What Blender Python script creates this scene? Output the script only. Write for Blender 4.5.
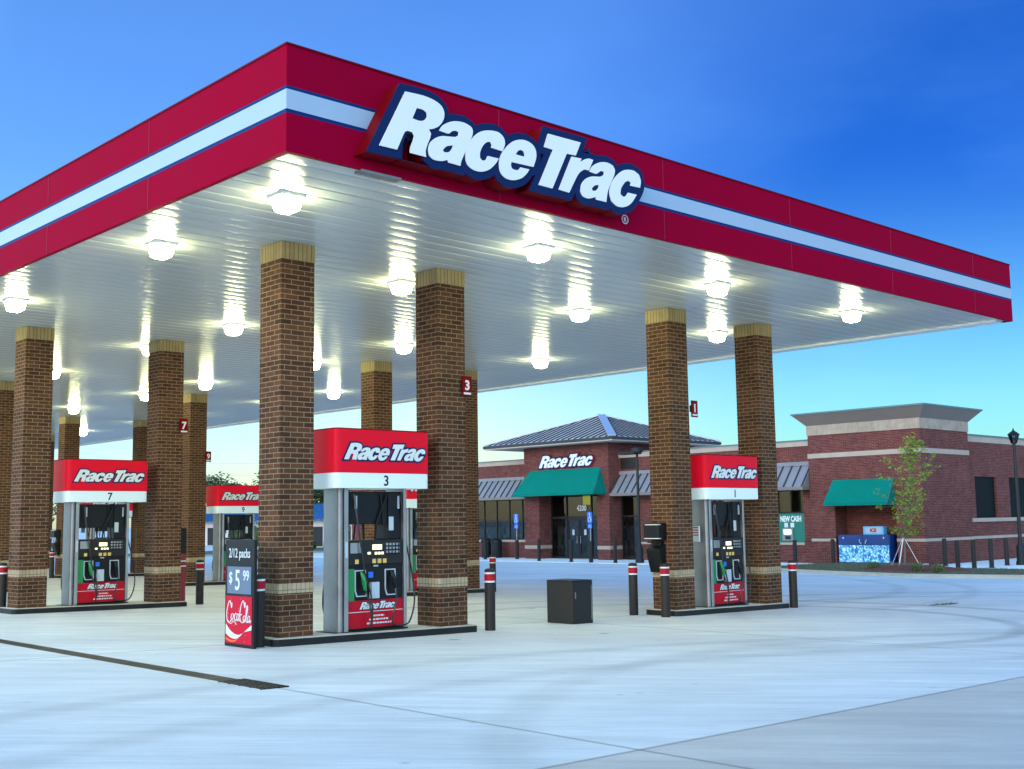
import bpy, math, random
from mathutils import Matrix, Vector
random.seed(7)
PI = math.pi
for o in list(bpy.data.objects):
    bpy.data.objects.remove(o)
S = bpy.context.scene
COL = S.collection

# ------------------------------------------------------------------ camera
CAM_LOC = (-6.2305, -9.8674, 1.539)
CAM_R = (0.729516, -0.683797, -0.0151)
CAM_U = (-0.067129, -0.093553, 0.993349)
CAM_B = (-0.680662, -0.72365, -0.114151)

cam_data = bpy.data.cameras.new('camera')
cam_data.sensor_width = 36.0
cam_data.lens = 1181.2 / 1024 * 36.0
cam_data.clip_start = 0.1
cam_data.clip_end = 3000
cam = bpy.data.objects.new('camera', cam_data)
COL.objects.link(cam)
mw = Matrix.Identity(4)
for r_ in range(3):
    mw[r_][0] = CAM_R[r_]; mw[r_][1] = CAM_U[r_]; mw[r_][2] = CAM_B[r_]; mw[r_][3] = CAM_LOC[r_]
cam.matrix_world = mw
S.camera = cam

# ------------------------------------------------------------------ world, sun, exposure
SUN_EL = math.radians(9.0)
SUN_DIR = Vector((-0.97, -0.25, 0)).normalized()
W = bpy.data.worlds.new('World')
S.world = W
W.use_nodes = True
nt = W.node_tree
nt.nodes.clear()
out = nt.nodes.new('ShaderNodeOutputWorld')
bg = nt.nodes.new('ShaderNodeBackground')
sky = nt.nodes.new('ShaderNodeTexSky')
sky.sky_type = 'NISHITA'
sky.sun_disc = False
sky.sun_elevation = SUN_EL
sky.sun_rotation = math.atan2(SUN_DIR.x, SUN_DIR.y)
sky.air_density = 1.0
sky.dust_density = 0.3
sky.ozone_density = 3.0
tc = nt.nodes.new('ShaderNodeTexCoord')
sep = nt.nodes.new('ShaderNodeSeparateXYZ')
nt.links.new(tc.outputs['Generated'], sep.inputs[0])
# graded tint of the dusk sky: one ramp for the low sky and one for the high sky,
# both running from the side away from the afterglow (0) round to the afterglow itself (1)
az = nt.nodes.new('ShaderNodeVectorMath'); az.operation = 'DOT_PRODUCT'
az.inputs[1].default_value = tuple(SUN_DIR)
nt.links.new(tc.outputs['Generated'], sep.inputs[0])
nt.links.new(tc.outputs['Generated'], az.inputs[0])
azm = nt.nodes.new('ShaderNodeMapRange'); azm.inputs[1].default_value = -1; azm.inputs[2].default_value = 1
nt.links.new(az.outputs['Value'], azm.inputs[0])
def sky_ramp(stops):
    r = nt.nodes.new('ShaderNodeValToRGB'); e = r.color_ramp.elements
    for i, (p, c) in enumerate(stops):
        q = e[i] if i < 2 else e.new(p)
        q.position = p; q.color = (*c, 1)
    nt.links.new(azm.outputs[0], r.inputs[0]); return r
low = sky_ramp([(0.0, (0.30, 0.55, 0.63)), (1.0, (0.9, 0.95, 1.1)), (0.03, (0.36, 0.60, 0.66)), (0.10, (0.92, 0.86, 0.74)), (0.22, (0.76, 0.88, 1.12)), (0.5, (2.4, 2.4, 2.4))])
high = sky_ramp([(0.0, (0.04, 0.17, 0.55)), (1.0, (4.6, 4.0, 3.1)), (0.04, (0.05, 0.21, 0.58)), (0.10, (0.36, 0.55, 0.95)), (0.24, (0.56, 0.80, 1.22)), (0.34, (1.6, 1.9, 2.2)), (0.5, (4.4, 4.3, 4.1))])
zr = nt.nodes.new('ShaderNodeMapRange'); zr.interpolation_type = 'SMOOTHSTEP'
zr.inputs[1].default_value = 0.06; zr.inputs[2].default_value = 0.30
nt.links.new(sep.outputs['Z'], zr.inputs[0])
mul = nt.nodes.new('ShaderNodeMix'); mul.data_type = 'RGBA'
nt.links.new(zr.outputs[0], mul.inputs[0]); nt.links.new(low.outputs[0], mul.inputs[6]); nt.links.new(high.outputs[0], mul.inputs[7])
# faint wisps of high cloud
noi = nt.nodes.new('ShaderNodeTexNoise'); noi.inputs['Scale'].default_value = 2.2; noi.inputs['Detail'].default_value = 5; noi.inputs['Roughness'].default_value = 0.55
mp = nt.nodes.new('ShaderNodeMapping'); mp.inputs['Scale'].default_value = (1.0, 1.6, 4.0)
nt.links.new(tc.outputs['Generated'], mp.inputs[0]); nt.links.new(mp.outputs[0], noi.inputs[0])
nr = nt.nodes.new('ShaderNodeMapRange'); nr.inputs[1].default_value = 0.45; nr.inputs[2].default_value = 0.8; nr.inputs[3].default_value = 0.0; nr.inputs[4].default_value = 0.16
nt.links.new(noi.outputs[0], nr.inputs[0])
cl = nt.nodes.new('ShaderNodeMix'); cl.data_type = 'RGBA'; cl.blend_type = 'MIX'
cl.inputs[7].default_value = (0.7, 0.9, 1.1, 1)
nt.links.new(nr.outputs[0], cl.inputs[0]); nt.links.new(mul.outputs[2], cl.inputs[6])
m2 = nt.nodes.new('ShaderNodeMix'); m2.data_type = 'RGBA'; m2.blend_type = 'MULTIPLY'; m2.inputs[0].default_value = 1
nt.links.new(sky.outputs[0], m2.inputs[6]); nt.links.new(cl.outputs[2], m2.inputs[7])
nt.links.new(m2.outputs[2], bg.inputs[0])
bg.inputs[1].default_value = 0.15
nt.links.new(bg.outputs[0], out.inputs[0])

sun_d = bpy.data.lights.new('sun', 'SUN')
sun_d.energy = 0.3
sun_d.angle = math.radians(15)
sun_d.color = (1.0, 0.80, 0.72)
sun = bpy.data.objects.new('sun', sun_d)
COL.objects.link(sun)
sv = Vector((SUN_DIR.x * math.cos(math.radians(12)), SUN_DIR.y * math.cos(math.radians(12)), math.sin(math.radians(12))))
sun.rotation_euler = sv.to_track_quat('Z', 'Y').to_euler()

S.render.engine = 'CYCLES'
S.view_settings.view_transform = 'Standard'
S.view_settings.look = 'None'
S.view_settings.gamma = 1
S.view_settings.use_curve_mapping = False
S.view_settings.exposure = 1.0

# ------------------------------------------------------------------ helpers
class MB:
    def __init__(self):
        self.v = []; self.f = []; self.smooth = False
    def add(self, vs, fs, M=None):
        n = len(self.v)
        for p in vs:
            p = Vector(p)
            if M is not None: p = M @ p
            self.v.append(tuple(p))
        for f in fs: self.f.append(tuple(i + n for i in f))
        return self
    def box(self, x0, x1, y0, y1, z0, z1, M=None):
        vs = [(x0,y0,z0),(x1,y0,z0),(x1,y1,z0),(x0,y1,z0),(x0,y0,z1),(x1,y0,z1),(x1,y1,z1),(x0,y1,z1)]
        fs = [(0,3,2,1),(4,5,6,7),(0,1,5,4),(1,2,6,5),(2,3,7,6),(3,0,4,7)]
        return self.add(vs, fs, M)
    def prism(self, poly, z0, z1, M=None, top=None):
        # poly: ccw list of (x, y); extruded along z; optional other outline at the top
        n = len(poly); t = top or poly
        vs = [(p[0], p[1], z0) for p in poly] + [(p[0], p[1], z1) for p in t]
        fs = [tuple(range(n - 1, -1, -1)), tuple(range(n, 2 * n))]
        for i in range(n):
            j = (i + 1) % n
            fs.append((i, j, n + j, n + i))
        return self.add(vs, fs, M)
    def cyl(self, x, y, z0, z1, r0, r1=None, n=16, M=None):
        r1 = r0 if r1 is None else r1
        a = [(x + r0 * math.cos(2*PI*k/n), y + r0 * math.sin(2*PI*k/n)) for k in range(n)]
        b = [(x + r1 * math.cos(2*PI*k/n), y + r1 * math.sin(2*PI*k/n)) for k in range(n)]
        return self.prism(a, z0, z1, M, b)
    def lathe(self, prof, n=16, M=None):
        vs = []; fs = []
        for r, z in prof:
            for k in range(n): vs.append((r * math.cos(2*PI*k/n), r * math.sin(2*PI*k/n), z))
        for i in range(len(prof) - 1):
            for k in range(n):
                l = (k + 1) % n
                fs.append((i*n + k, i*n + l, (i+1)*n + l, (i+1)*n + k))
        fs.append(tuple(range(n - 1, -1, -1))); fs.append(tuple((len(prof)-1)*n + k for k in range(n)))
        return self.add(vs, fs, M)
    def tube(self, pts, r, n=7, M=None):
        pts = [Vector(p) for p in pts]; vs = []; fs = []
        up = Vector((0.13, 0.2, 1)).normalized()
        for i, p in enumerate(pts):
            d = (pts[min(i+1, len(pts)-1)] - pts[max(i-1, 0)]).normalized()
            a = d.cross(up)
            if a.length < 1e-3: a = d.cross(Vector((1, 0, 0)))
            a.normalize(); b = d.cross(a).normalized()
            rr = r[i] if isinstance(r, (list, tuple)) else r
            for k in range(n):
                q = p + (a * math.cos(2*PI*k/n) + b * math.sin(2*PI*k/n)) * rr
                vs.append(tuple(q))
        for i in range(len(pts) - 1):
            for k in range(n):
                l = (k + 1) % n
                fs.append((i*n + k, (i+1)*n + k, (i+1)*n + l, i*n + l))
        fs.append(tuple(range(n))); fs.append(tuple((len(pts)-1)*n + k for k in range(n - 1, -1, -1)))
        return self.add(vs, fs, M)
    def quad(self, a, b, c, d, M=None):
        return self.add([a, b, c, d], [(0, 1, 2, 3)], M)

def spline(pts, n=6):
    P = [Vector(p) for p in pts]; res = []
    for i in range(len(P) - 1):
        p0 = P[max(i-1, 0)]; p1 = P[i]; p2 = P[i+1]; p3 = P[min(i+2, len(P)-1)]
        for k in range(n):
            t = k / n
            res.append(0.5 * ((2*p1) + (p2-p0)*t + (2*p0-5*p1+4*p2-p3)*t*t + (3*p1-p0-3*p2+p3)*t*t*t))
    res.append(P[-1]); return res

def mesh_of(name, mb, m, bevel=0):
    me = bpy.data.meshes.new(name)
    me.from_pydata(mb.v, [], mb.f)
    me.materials.append(m)
    me.update()
    if mb.smooth:
        me.polygons.foreach_set('use_smooth', [True] * len(me.polygons))
        try: me.set_sharp_from_angle(angle=math.radians(40))
        except Exception: pass
    return me

def obj(name, mb, m, parent=None, bevel=0, label=None):
    o = bpy.data.objects.new(name, mesh_of(name, mb, m))
    COL.objects.link(o)
    if parent is not None: o.parent = parent
    if bevel:
        b = o.modifiers.new('bevel', 'BEVEL'); b.width = bevel; b.segments = 2; b.limit_method = 'ANGLE'
    if label: o['label'] = label
    return o
def tag(o, label, cat, group=None):
    o['label'] = label; o['category'] = cat
    if group: o['group'] = group
    return o
def thing(name, label, cat, loc=(0, 0, 0), group=None, rz=0):
    o = bpy.data.objects.new(name, None); COL.objects.link(o)
    o.location = loc; o.rotation_euler = (0, 0, rz); o.empty_display_size = 0.1
    return tag(o, label, cat, group)
def struct(name, mb, m):
    o = obj(name, mb, m); o['kind'] = 'structure'; return o
KIDS = {}
def copy_tree(src, loc, label, rz=None):
    r = src.copy(); COL.objects.link(r); r.location = loc; r['label'] = label
    if rz is not None: r.rotation_euler = (0, 0, rz)
    for ch in src.children:
        c = ch.copy(); COL.objects.link(c); c.parent = r
        for g in ch.children:
            d = g.copy(); COL.objects.link(d); d.parent = c
    return r
def T(x, y, z): return Matrix.Translation((x, y, z))
def Rz(a): return Matrix.Rotation(a, 4, 'Z')
# maps flat (x right, y up, z towards the viewer) onto upright faces
FACE_Y = Matrix(((1,0,0,0),(0,0,-1,0),(0,1,0,0),(0,0,0,1)))      # face looking towards -Y, x -> +X
FACE_X = Matrix(((0,0,-1,0),(-1,0,0,0),(0,1,0,0),(0,0,0,1)))     # face looking towards -X, x -> -Y

def ground_z(u):
    return 0.03 - 0.0178 * max(-60, min(u, 31.0))
SITE = -0.50      # level of the shop pavement

# ------------------------------------------------------------------ materials
def newmat(name):
    m = bpy.data.materials.new(name); m.use_nodes = True
    return m, m.node_tree, m.node_tree.nodes['Principled BSDF']
def mat(name, col, rough=0.6, metal=0, spec=0.5, var=0.0, vscale=6, bump=0.0, bscale=60, coat=0):
    m, t, b = newmat(name)
    b.inputs['Base Color'].default_value = (*col, 1); b.inputs['Roughness'].default_value = rough
    b.inputs['Metallic'].default_value = metal; b.inputs['Specular IOR Level'].default_value = spec
    b.inputs['Coat Weight'].default_value = coat
    if var or bump:
        tcn = t.nodes.new('ShaderNodeTexCoord')
    if var:
        n = t.nodes.new('ShaderNodeTexNoise'); n.inputs['Scale'].default_value = vscale; n.inputs['Detail'].default_value = 6
        t.links.new(tcn.outputs['Object'], n.inputs[0])
        r = t.nodes.new('ShaderNodeMapRange'); r.inputs[1].default_value = 0.3; r.inputs[2].default_value = 0.7
        r.inputs[3].default_value = 1 - var; r.inputs[4].default_value = 1 + var
        t.links.new(n.outputs[0], r.inputs[0])
        mx = t.nodes.new('ShaderNodeMix'); mx.data_type = 'RGBA'; mx.blend_type = 'MULTIPLY'; mx.inputs[0].default_value = 1
        mx.inputs[6].default_value = (*col, 1)
        t.links.new(r.outputs[0], mx.inputs[7]); t.links.new(mx.outputs[2], b.inputs['Base Color'])
        r2 = t.nodes.new('ShaderNodeMapRange'); r2.inputs[3].default_value = max(0.03, rough - 0.12); r2.inputs[4].default_value = min(1, rough + 0.12)
        t.links.new(n.outputs[0], r2.inputs[0]); t.links.new(r2.outputs[0], b.inputs['Roughness'])
    if bump:
        n = t.nodes.new('ShaderNodeTexNoise'); n.inputs['Scale'].default_value = bscale; n.inputs['Detail'].default_value = 4
        t.links.new(tcn.outputs['Object'], n.inputs[0])
        bp = t.nodes.new('ShaderNodeBump'); bp.inputs['Strength'].default_value = bump; bp.inputs['Distance'].default_value = 0.01
        t.links.new(n.outputs[0], bp.inputs['Height']); t.links.new(bp.outputs[0], b.inputs['Normal'])
    return m
def emis(name, col, strength, base=(0.8, 0.8, 0.8)):
    m, t, b = newmat(name)
    b.inputs['Base Color'].default_value = (*base, 1)
    b.inputs['Emission Color'].default_value = (*col, 1); b.inputs['Emission Strength'].default_value = strength
    return m

def wall_coords(t):
    """(along the wall, height) from object coordinates, whichever way the wall faces"""
    tcn = t.nodes.new('ShaderNodeTexCoord'); sp = t.nodes.new('ShaderNodeSeparateXYZ'); t.links.new(tcn.outputs['Object'], sp.inputs[0])
    ge = t.nodes.new('ShaderNodeNewGeometry'); sn = t.nodes.new('ShaderNodeSeparateXYZ'); t.links.new(ge.outputs['True Normal'], sn.inputs[0])
    ab = t.nodes.new('ShaderNodeMath'); ab.operation = 'ABSOLUTE'; t.links.new(sn.outputs['X'], ab.inputs[0])
    gt = t.nodes.new('ShaderNodeMath'); gt.operation = 'GREATER_THAN'; gt.inputs[1].default_value = 0.5; t.links.new(ab.outputs[0], gt.inputs[0])
    mx = t.nodes.new('ShaderNodeMix'); t.links.new(gt.outputs[0], mx.inputs[0]); t.links.new(sp.outputs['X'], mx.inputs[2]); t.links.new(sp.outputs['Y'], mx.inputs[3])
    cb = t.nodes.new('ShaderNodeCombineXYZ'); t.links.new(mx.outputs[0], cb.inputs[0]); t.links.new(sp.outputs['Z'], cb.inputs[1])
    return cb, tcn
def brick(name, c1, c2, mortar, bw=0.203, bh=0.0677, ms=0.011, shift=(0, 0), off=0.5, rough=0.8, tone=False):
    m, t, b = newmat(name)
    cb, tcn = wall_coords(t)
    mp = t.nodes.new('ShaderNodeMapping'); mp.inputs['Location'].default_value = (shift[0], shift[1], 0)
    t.links.new(cb.outputs[0], mp.inputs[0])
    br = t.nodes.new('ShaderNodeTexBrick')
    br.inputs['Scale'].default_value = 1; br.inputs['Brick Width'].default_value = bw; br.inputs['Row Height'].default_value = bh
    br.inputs['Mortar Size'].default_value = ms * 0.5; br.inputs['Mortar Smooth'].default_value = 0.15; br.offset = off
    br.inputs['Bias'].default_value = 0
    br.inputs['Color1'].default_value = (*c1, 1); br.inputs['Color2'].default_value = (*c2, 1); br.inputs['Mortar'].default_value = (*mortar, 1)
    t.links.new(mp.outputs[0], br.inputs[0])
    n = t.nodes.new('ShaderNodeTexNoise'); n.inputs['Scale'].default_value = 2.2; n.inputs['Detail'].default_value = 8; n.inputs['Roughness'].default_value = 0.7
    t.links.new(tcn.outputs['Object'], n.inputs[0])
    r = t.nodes.new('ShaderNodeMapRange'); r.inputs[1].default_value = 0.25; r.inputs[2].default_value = 0.75; r.inputs[3].default_value = 0.72; r.inputs[4].default_value = 1.28
    t.links.new(n.outputs[0], r.inputs[0])
    # every column and wall panel has its own tone
    oi = t.nodes.new('ShaderNodeObjectInfo'); n.noise_dimensions = '4D'; t.links.new(oi.outputs['Random'], n.inputs['W'])
    rr = t.nodes.new('ShaderNodeMapRange'); rr.inputs[3].default_value = 0.86; rr.inputs[4].default_value = 1.10
    t.links.new(oi.outputs['Random'], rr.inputs[0])
    rm = t.nodes.new('ShaderNodeMath'); rm.operation = 'MULTIPLY'; t.links.new(r.outputs[0], rm.inputs[0])
    if tone: t.links.new(rr.outputs[0], rm.inputs[1])
    else: rm.inputs[1].default_value = 1
    mx = t.nodes.new('ShaderNodeMix'); mx.data_type = 'RGBA'; mx.blend_type = 'MULTIPLY'; mx.inputs[0].default_value = 1
    t.links.new(br.outputs['Color'], mx.inputs[6]); t.links.new(rm.outputs[0], mx.inputs[7]); t.links.new(mx.outputs[2], b.inputs['Base Color'])
    iv = t.nodes.new('ShaderNodeMath'); iv.operation = 'SUBTRACT'; iv.inputs[0].default_value = 1; t.links.new(br.outputs['Fac'], iv.inputs[1])
    bp = t.nodes.new('ShaderNodeBump'); bp.inputs['Strength'].default_value = 0.7; bp.inputs['Distance'].default_value = 0.006
    t.links.new(iv.outputs[0], bp.inputs['Height']); t.links.new(bp.outputs[0], b.inputs['Normal'])
    b.inputs['Roughness'].default_value = rough; b.inputs['Specular IOR Level'].default_value = 0.12
    return m

M = {}
M['col_brick'] = brick('column_brick', (0.100, 0.041, 0.020), (0.045, 0.019, 0.011), (0.20, 0.145, 0.095), ms=0.012, tone=True)
M['tan_soldier'] = brick('tan_soldier_brick', (0.32, 0.24, 0.12), (0.26, 0.195, 0.10), (0.11, 0.08, 0.04), bw=0.0677, bh=0.6, ms=0.011, off=0)
M['tan_belt'] = brick('tan_belt_brick', (0.40, 0.31, 0.20), (0.34, 0.26, 0.17), (0.20, 0.15, 0.10), bw=0.0677, bh=0.6, ms=0.011, off=0)
M['shop_brick'] = brick('shop_brick', (0.165, 0.043, 0.036), (0.095, 0.024, 0.022), (0.23, 0.135, 0.115), ms=0.010)
M['stone'] = mat('cast_stone', (0.40, 0.30, 0.24), 0.8, var=0.08, vscale=2)
M['stone_frieze'] = brick('pale_frieze_brick', (0.40, 0.31, 0.24), (0.36, 0.27, 0.21), (0.28, 0.21, 0.16), bw=0.10, bh=0.6, ms=0.008, off=0)
M['cornice'] = mat('cornice_render', (0.20, 0.155, 0.135), 0.8, var=0.06, vscale=2)
M['coping'] = mat('coping_metal', (0.10, 0.17, 0.18), 0.45, metal=0.3)
M['red'] = mat('red_panel', (0.29, 0.0005, 0.022), 0.65, spec=0.02, var=0.05, vscale=1.5)
M['red_sign'] = emis('red_sign_face', (0.9, 0.001, 0.02), 0.12, (0.42, 0.001, 0.015)); M['red_sign'].node_tree.nodes['Principled BSDF'].inputs['Specular IOR Level'].default_value = 0.15
M['red_body'] = mat('red_sign_body', (0.15, 0.0005, 0.004), 0.55, spec=0.08)
M['white_sign'] = emis('white_sign_face', (0.70, 0.95, 1.0), 0.12, (0.48, 0.56, 0.60))
M['letter_white'] = emis('lit_letter_face', (0.90, 0.97, 1.0), 0.10, (0.56, 0.58, 0.60))
M['white'] = mat('white_paint', (0.78, 0.79, 0.80), 0.45, var=0.03)
M['navy'] = mat('navy_blue', (0.001, 0.014, 0.075), 0.5, spec=0.15)
M['stripe_navy'] = mat('stripe_blue', (0.003, 0.022, 0.12), 0.5, spec=0.1)
M['stripe_white'] = mat('stripe_pale', (0.34, 0.42, 0.53), 0.4, var=0.03, vscale=1.2)
M['black'] = mat('black_plastic', (0.005, 0.0055, 0.007), 0.42, spec=0.25, var=0.1, vscale=8)
M['dark'] = mat('charcoal_paint', (0.011, 0.010, 0.011), 0.5, spec=0.3, var=0.15, vscale=5)
M['bollard'] = mat('bollard_dark', (0.020, 0.015, 0.014), 0.55, spec=0.25, var=0.2, vscale=6, bump=0.15)
M['bollard_red'] = mat('bollard_red_tape', (0.35, 0.003, 0.015), 0.5, spec=0.2)
M['steel'] = mat('brushed_steel', (0.33, 0.33, 0.34), 0.36, metal=0.85, var=0.12, vscale=3)
M['steel_side'] = mat('worn_steel', (0.25, 0.25, 0.26), 0.45, metal=0.75, var=0.18, vscale=2.5)
M['green'] = mat('pump_green', (0.008, 0.20, 0.05), 0.4)
M['pump_red'] = mat('pump_red', (0.42, 0.001, 0.014), 0.45, spec=0.2)
M['lcd'] = emis('display_yellow', (0.9, 0.75, 0.15), 0.9)
M['button'] = mat('grade_button', (0.65, 0.42, 0.10), 0.5)
M['paper'] = mat('paper_notice', (0.42, 0.47, 0.53), 0.7)
M['hose'] = mat('hose_rubber', (0.01, 0.01, 0.012), 0.35)
M['awning'] = mat('green_awning', (0.0, 0.165, 0.125), 0.7, spec=0.08, var=0.07, vscale=1.5, bump=0.2, bscale=8)
M['roof_metal'] = mat('standing_seam_metal', (0.42, 0.39, 0.38), 0.5, metal=0.0, var=0.1, vscale=1.2)
M['lean_metal'] = mat('canopy_metal', (0.21, 0.20, 0.22), 0.5, var=0.1, vscale=1.2)
M['seam'] = mat('seam_rib', (0.045, 0.042, 0.05), 0.55, spec=0.2)
M['ridge'] = mat('ridge_cap', (0.42, 0.46, 0.56), 0.35, metal=0.3)
M['soffit'] = mat('soffit_tan', (0.50, 0.40, 0.32), 0.7)
M['frame'] = mat('bronze_frame', (0.016, 0.012, 0.012), 0.45, spec=0.3)
M['louvre'] = mat('louvre_dark_green', (0.003, 0.007, 0.008), 0.6, spec=0.15)
M['mulch'] = mat('red_mulch', (0.13, 0.028, 0.018), 0.95, var=0.5, vscale=14, bump=1.0, bscale=20)
M['grass'] = mat('dry_grass', (0.085, 0.085, 0.045), 0.95, var=0.45, vscale=5, bump=1.0, bscale=30)
M['lawn'] = mat('far_lawn', (0.06, 0.10, 0.03), 0.95, var=0.35, vscale=0.8)
M['kerb'] = mat('kerb_concrete', (0.42, 0.38, 0.32), 0.85, var=0.1, vscale=3)
M['walk'] = mat('pavement_concrete', (0.74, 0.74, 0.74), 0.85, var=0.07, vscale=0.9)
M['island_top'] = mat('island_concrete', (0.48, 0.45, 0.38), 0.85, var=0.12, vscale=3)
M['island_kerb'] = mat('island_kerb_paint', (0.012, 0.011, 0.012), 0.5, spec=0.25, var=0.3, vscale=3)
M['bark'] = mat('bark', (0.16, 0.13, 0.10), 0.9, var=0.2, vscale=12)
M['stake'] = mat('white_tie', (0.70, 0.68, 0.66), 0.7)
M['can_blue'] = mat('handicap_blue', (0.01, 0.13, 0.62), 0.4)
M['far_blue'] = mat('blue_metal_roof', (0.05, 0.20, 0.42), 0.45, var=0.1)
M['far_wall'] = mat('pale_render', (0.50, 0.46, 0.44), 0.8, var=0.05)
M['price_grey'] = mat('price_panel_grey', (0.10, 0.14, 0.22), 0.5)
M['cola_red'] = mat('poster_red', (0.50, 0.001, 0.025), 0.45, spec=0.15)
M['poster_white'] = mat('poster_white', (0.60, 0.62, 0.64), 0.5)
M['orange'] = mat('poster_orange', (0.75, 0.12, 0.02), 0.5)
M['atm_green'] = emis('atm_green', (0.0, 0.35, 0.22), 0.06, (0.0, 0.11, 0.08))
M['yellow'] = emis('yellow_notice', (0.9, 0.8, 0.02), 0.25, (0.45, 0.42, 0.01))

# leaves
def leafmat(name, c1, c2):
    m, t, b = newmat(name)
    g = t.nodes.new('ShaderNodeNewGeometry')
    r = t.nodes.new('ShaderNodeValToRGB'); r.color_ramp.elements[0].color = (*c1, 1); r.color_ramp.elements[1].color = (*c2, 1)
    t.links.new(g.outputs['Random Per Island'], r.inputs[0]); t.links.new(r.outputs[0], b.inputs['Base Color'])
    b.inputs['Roughness'].default_value = 0.6
    b.inputs['Transmission Weight'].default_value = 0.0
    return m
M['leaf_young'] = leafmat('young_leaves', (0.10, 0.19, 0.015), (0.30, 0.34, 0.02))
M['leaf_dark'] = leafmat('dark_leaves', (0.020, 0.045, 0.015), (0.07, 0.10, 0.03))
M['leaf_shrub'] = leafmat('shrub_leaves', (0.04, 0.08, 0.01), (0.13, 0.18, 0.02))

# glass that shows the dim shop behind it
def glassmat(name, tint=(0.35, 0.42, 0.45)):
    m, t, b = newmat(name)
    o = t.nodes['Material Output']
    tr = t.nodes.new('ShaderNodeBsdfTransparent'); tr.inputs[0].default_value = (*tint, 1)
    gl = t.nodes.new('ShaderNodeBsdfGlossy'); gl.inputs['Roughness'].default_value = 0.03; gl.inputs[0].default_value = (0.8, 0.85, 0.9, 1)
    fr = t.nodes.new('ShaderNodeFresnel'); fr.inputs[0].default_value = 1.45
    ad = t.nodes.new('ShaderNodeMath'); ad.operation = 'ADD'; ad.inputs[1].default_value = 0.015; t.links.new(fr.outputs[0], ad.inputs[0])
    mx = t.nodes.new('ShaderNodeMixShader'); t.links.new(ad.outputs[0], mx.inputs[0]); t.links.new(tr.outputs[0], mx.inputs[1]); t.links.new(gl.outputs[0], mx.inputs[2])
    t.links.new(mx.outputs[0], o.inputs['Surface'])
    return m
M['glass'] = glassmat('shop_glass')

# goods on shelves
def shelfmat():
    m, t, b = newmat('shelf_goods')
    cb, tcn = wall_coords(t)
    mp = t.nodes.new('ShaderNodeMapping'); mp.inputs['Scale'].default_value = (5, 3, 1); t.links.new(cb.outputs[0], mp.inputs[0])
    v = t.nodes.new('ShaderNodeTexVoronoi'); v.inputs['Scale'].default_value = 1.0; v.inputs['Randomness'].default_value = 0.35
    t.links.new(mp.outputs[0], v.inputs[0])
    hs = t.nodes.new('ShaderNodeHueSaturation'); hs.inputs['Saturation'].default_value = 0.6; hs.inputs['Value'].default_value = 0.35
    t.links.new(v.outputs['Color'], hs.inputs['Color']); t.links.new(hs.outputs[0], b.inputs['Base Color'])
    b.inputs['Roughness'].default_value = 0.5
    return m
M['goods'] = shelfmat()
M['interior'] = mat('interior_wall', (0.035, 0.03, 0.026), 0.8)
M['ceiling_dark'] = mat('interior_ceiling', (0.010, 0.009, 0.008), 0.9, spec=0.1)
M['key_grid'] = brick('keypad_keys', (0.35, 0.36, 0.38), (0.22, 0.23, 0.25), (0.01, 0.01, 0.012), bw=0.058, bh=0.052, ms=0.022, off=0, rough=.5)
M['strip'] = emis('interior_tube_light', (1.0, 0.90, 0.5), 0.5)
M['lens'] = emis('lamp_lens', (0.98, 1.0, 0.50), 46, (0.9, 0.9, 0.9))

# ice pattern
def icemat():
    m, t, b = newmat('ice_picture')
    tcn = t.nodes.new('ShaderNodeTexCoord'); 
    n = t.nodes.new('ShaderNodeTexNoise'); n.inputs['Scale'].default_value = 7; n.inputs['Detail'].default_value = 3; n.inputs['Distortion'].default_value = 1.6
    t.links.new(tcn.outputs['Object'], n.inputs[0])
    r = t.nodes.new('ShaderNodeValToRGB'); e = r.color_ramp.elements
    e[0].position = 0.38; e[0].color = (0.01, 0.14, 0.42, 1); e[1].position = 0.62; e[1].color = (0.75, 0.88, 0.95, 1)
    k = e.new(0.48); k.color = (0.05, 0.42, 0.62, 1)
    t.links.new(n.outputs[0], r.inputs[0]); t.links.new(r.outputs[0], b.inputs['Base Color']); b.inputs['Roughness'].default_value = 0.35
    return m
M['ice'] = icemat()
M['ice_blue'] = mat('ice_chest_blue', (0.006, 0.035, 0.17), 0.35)

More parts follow.
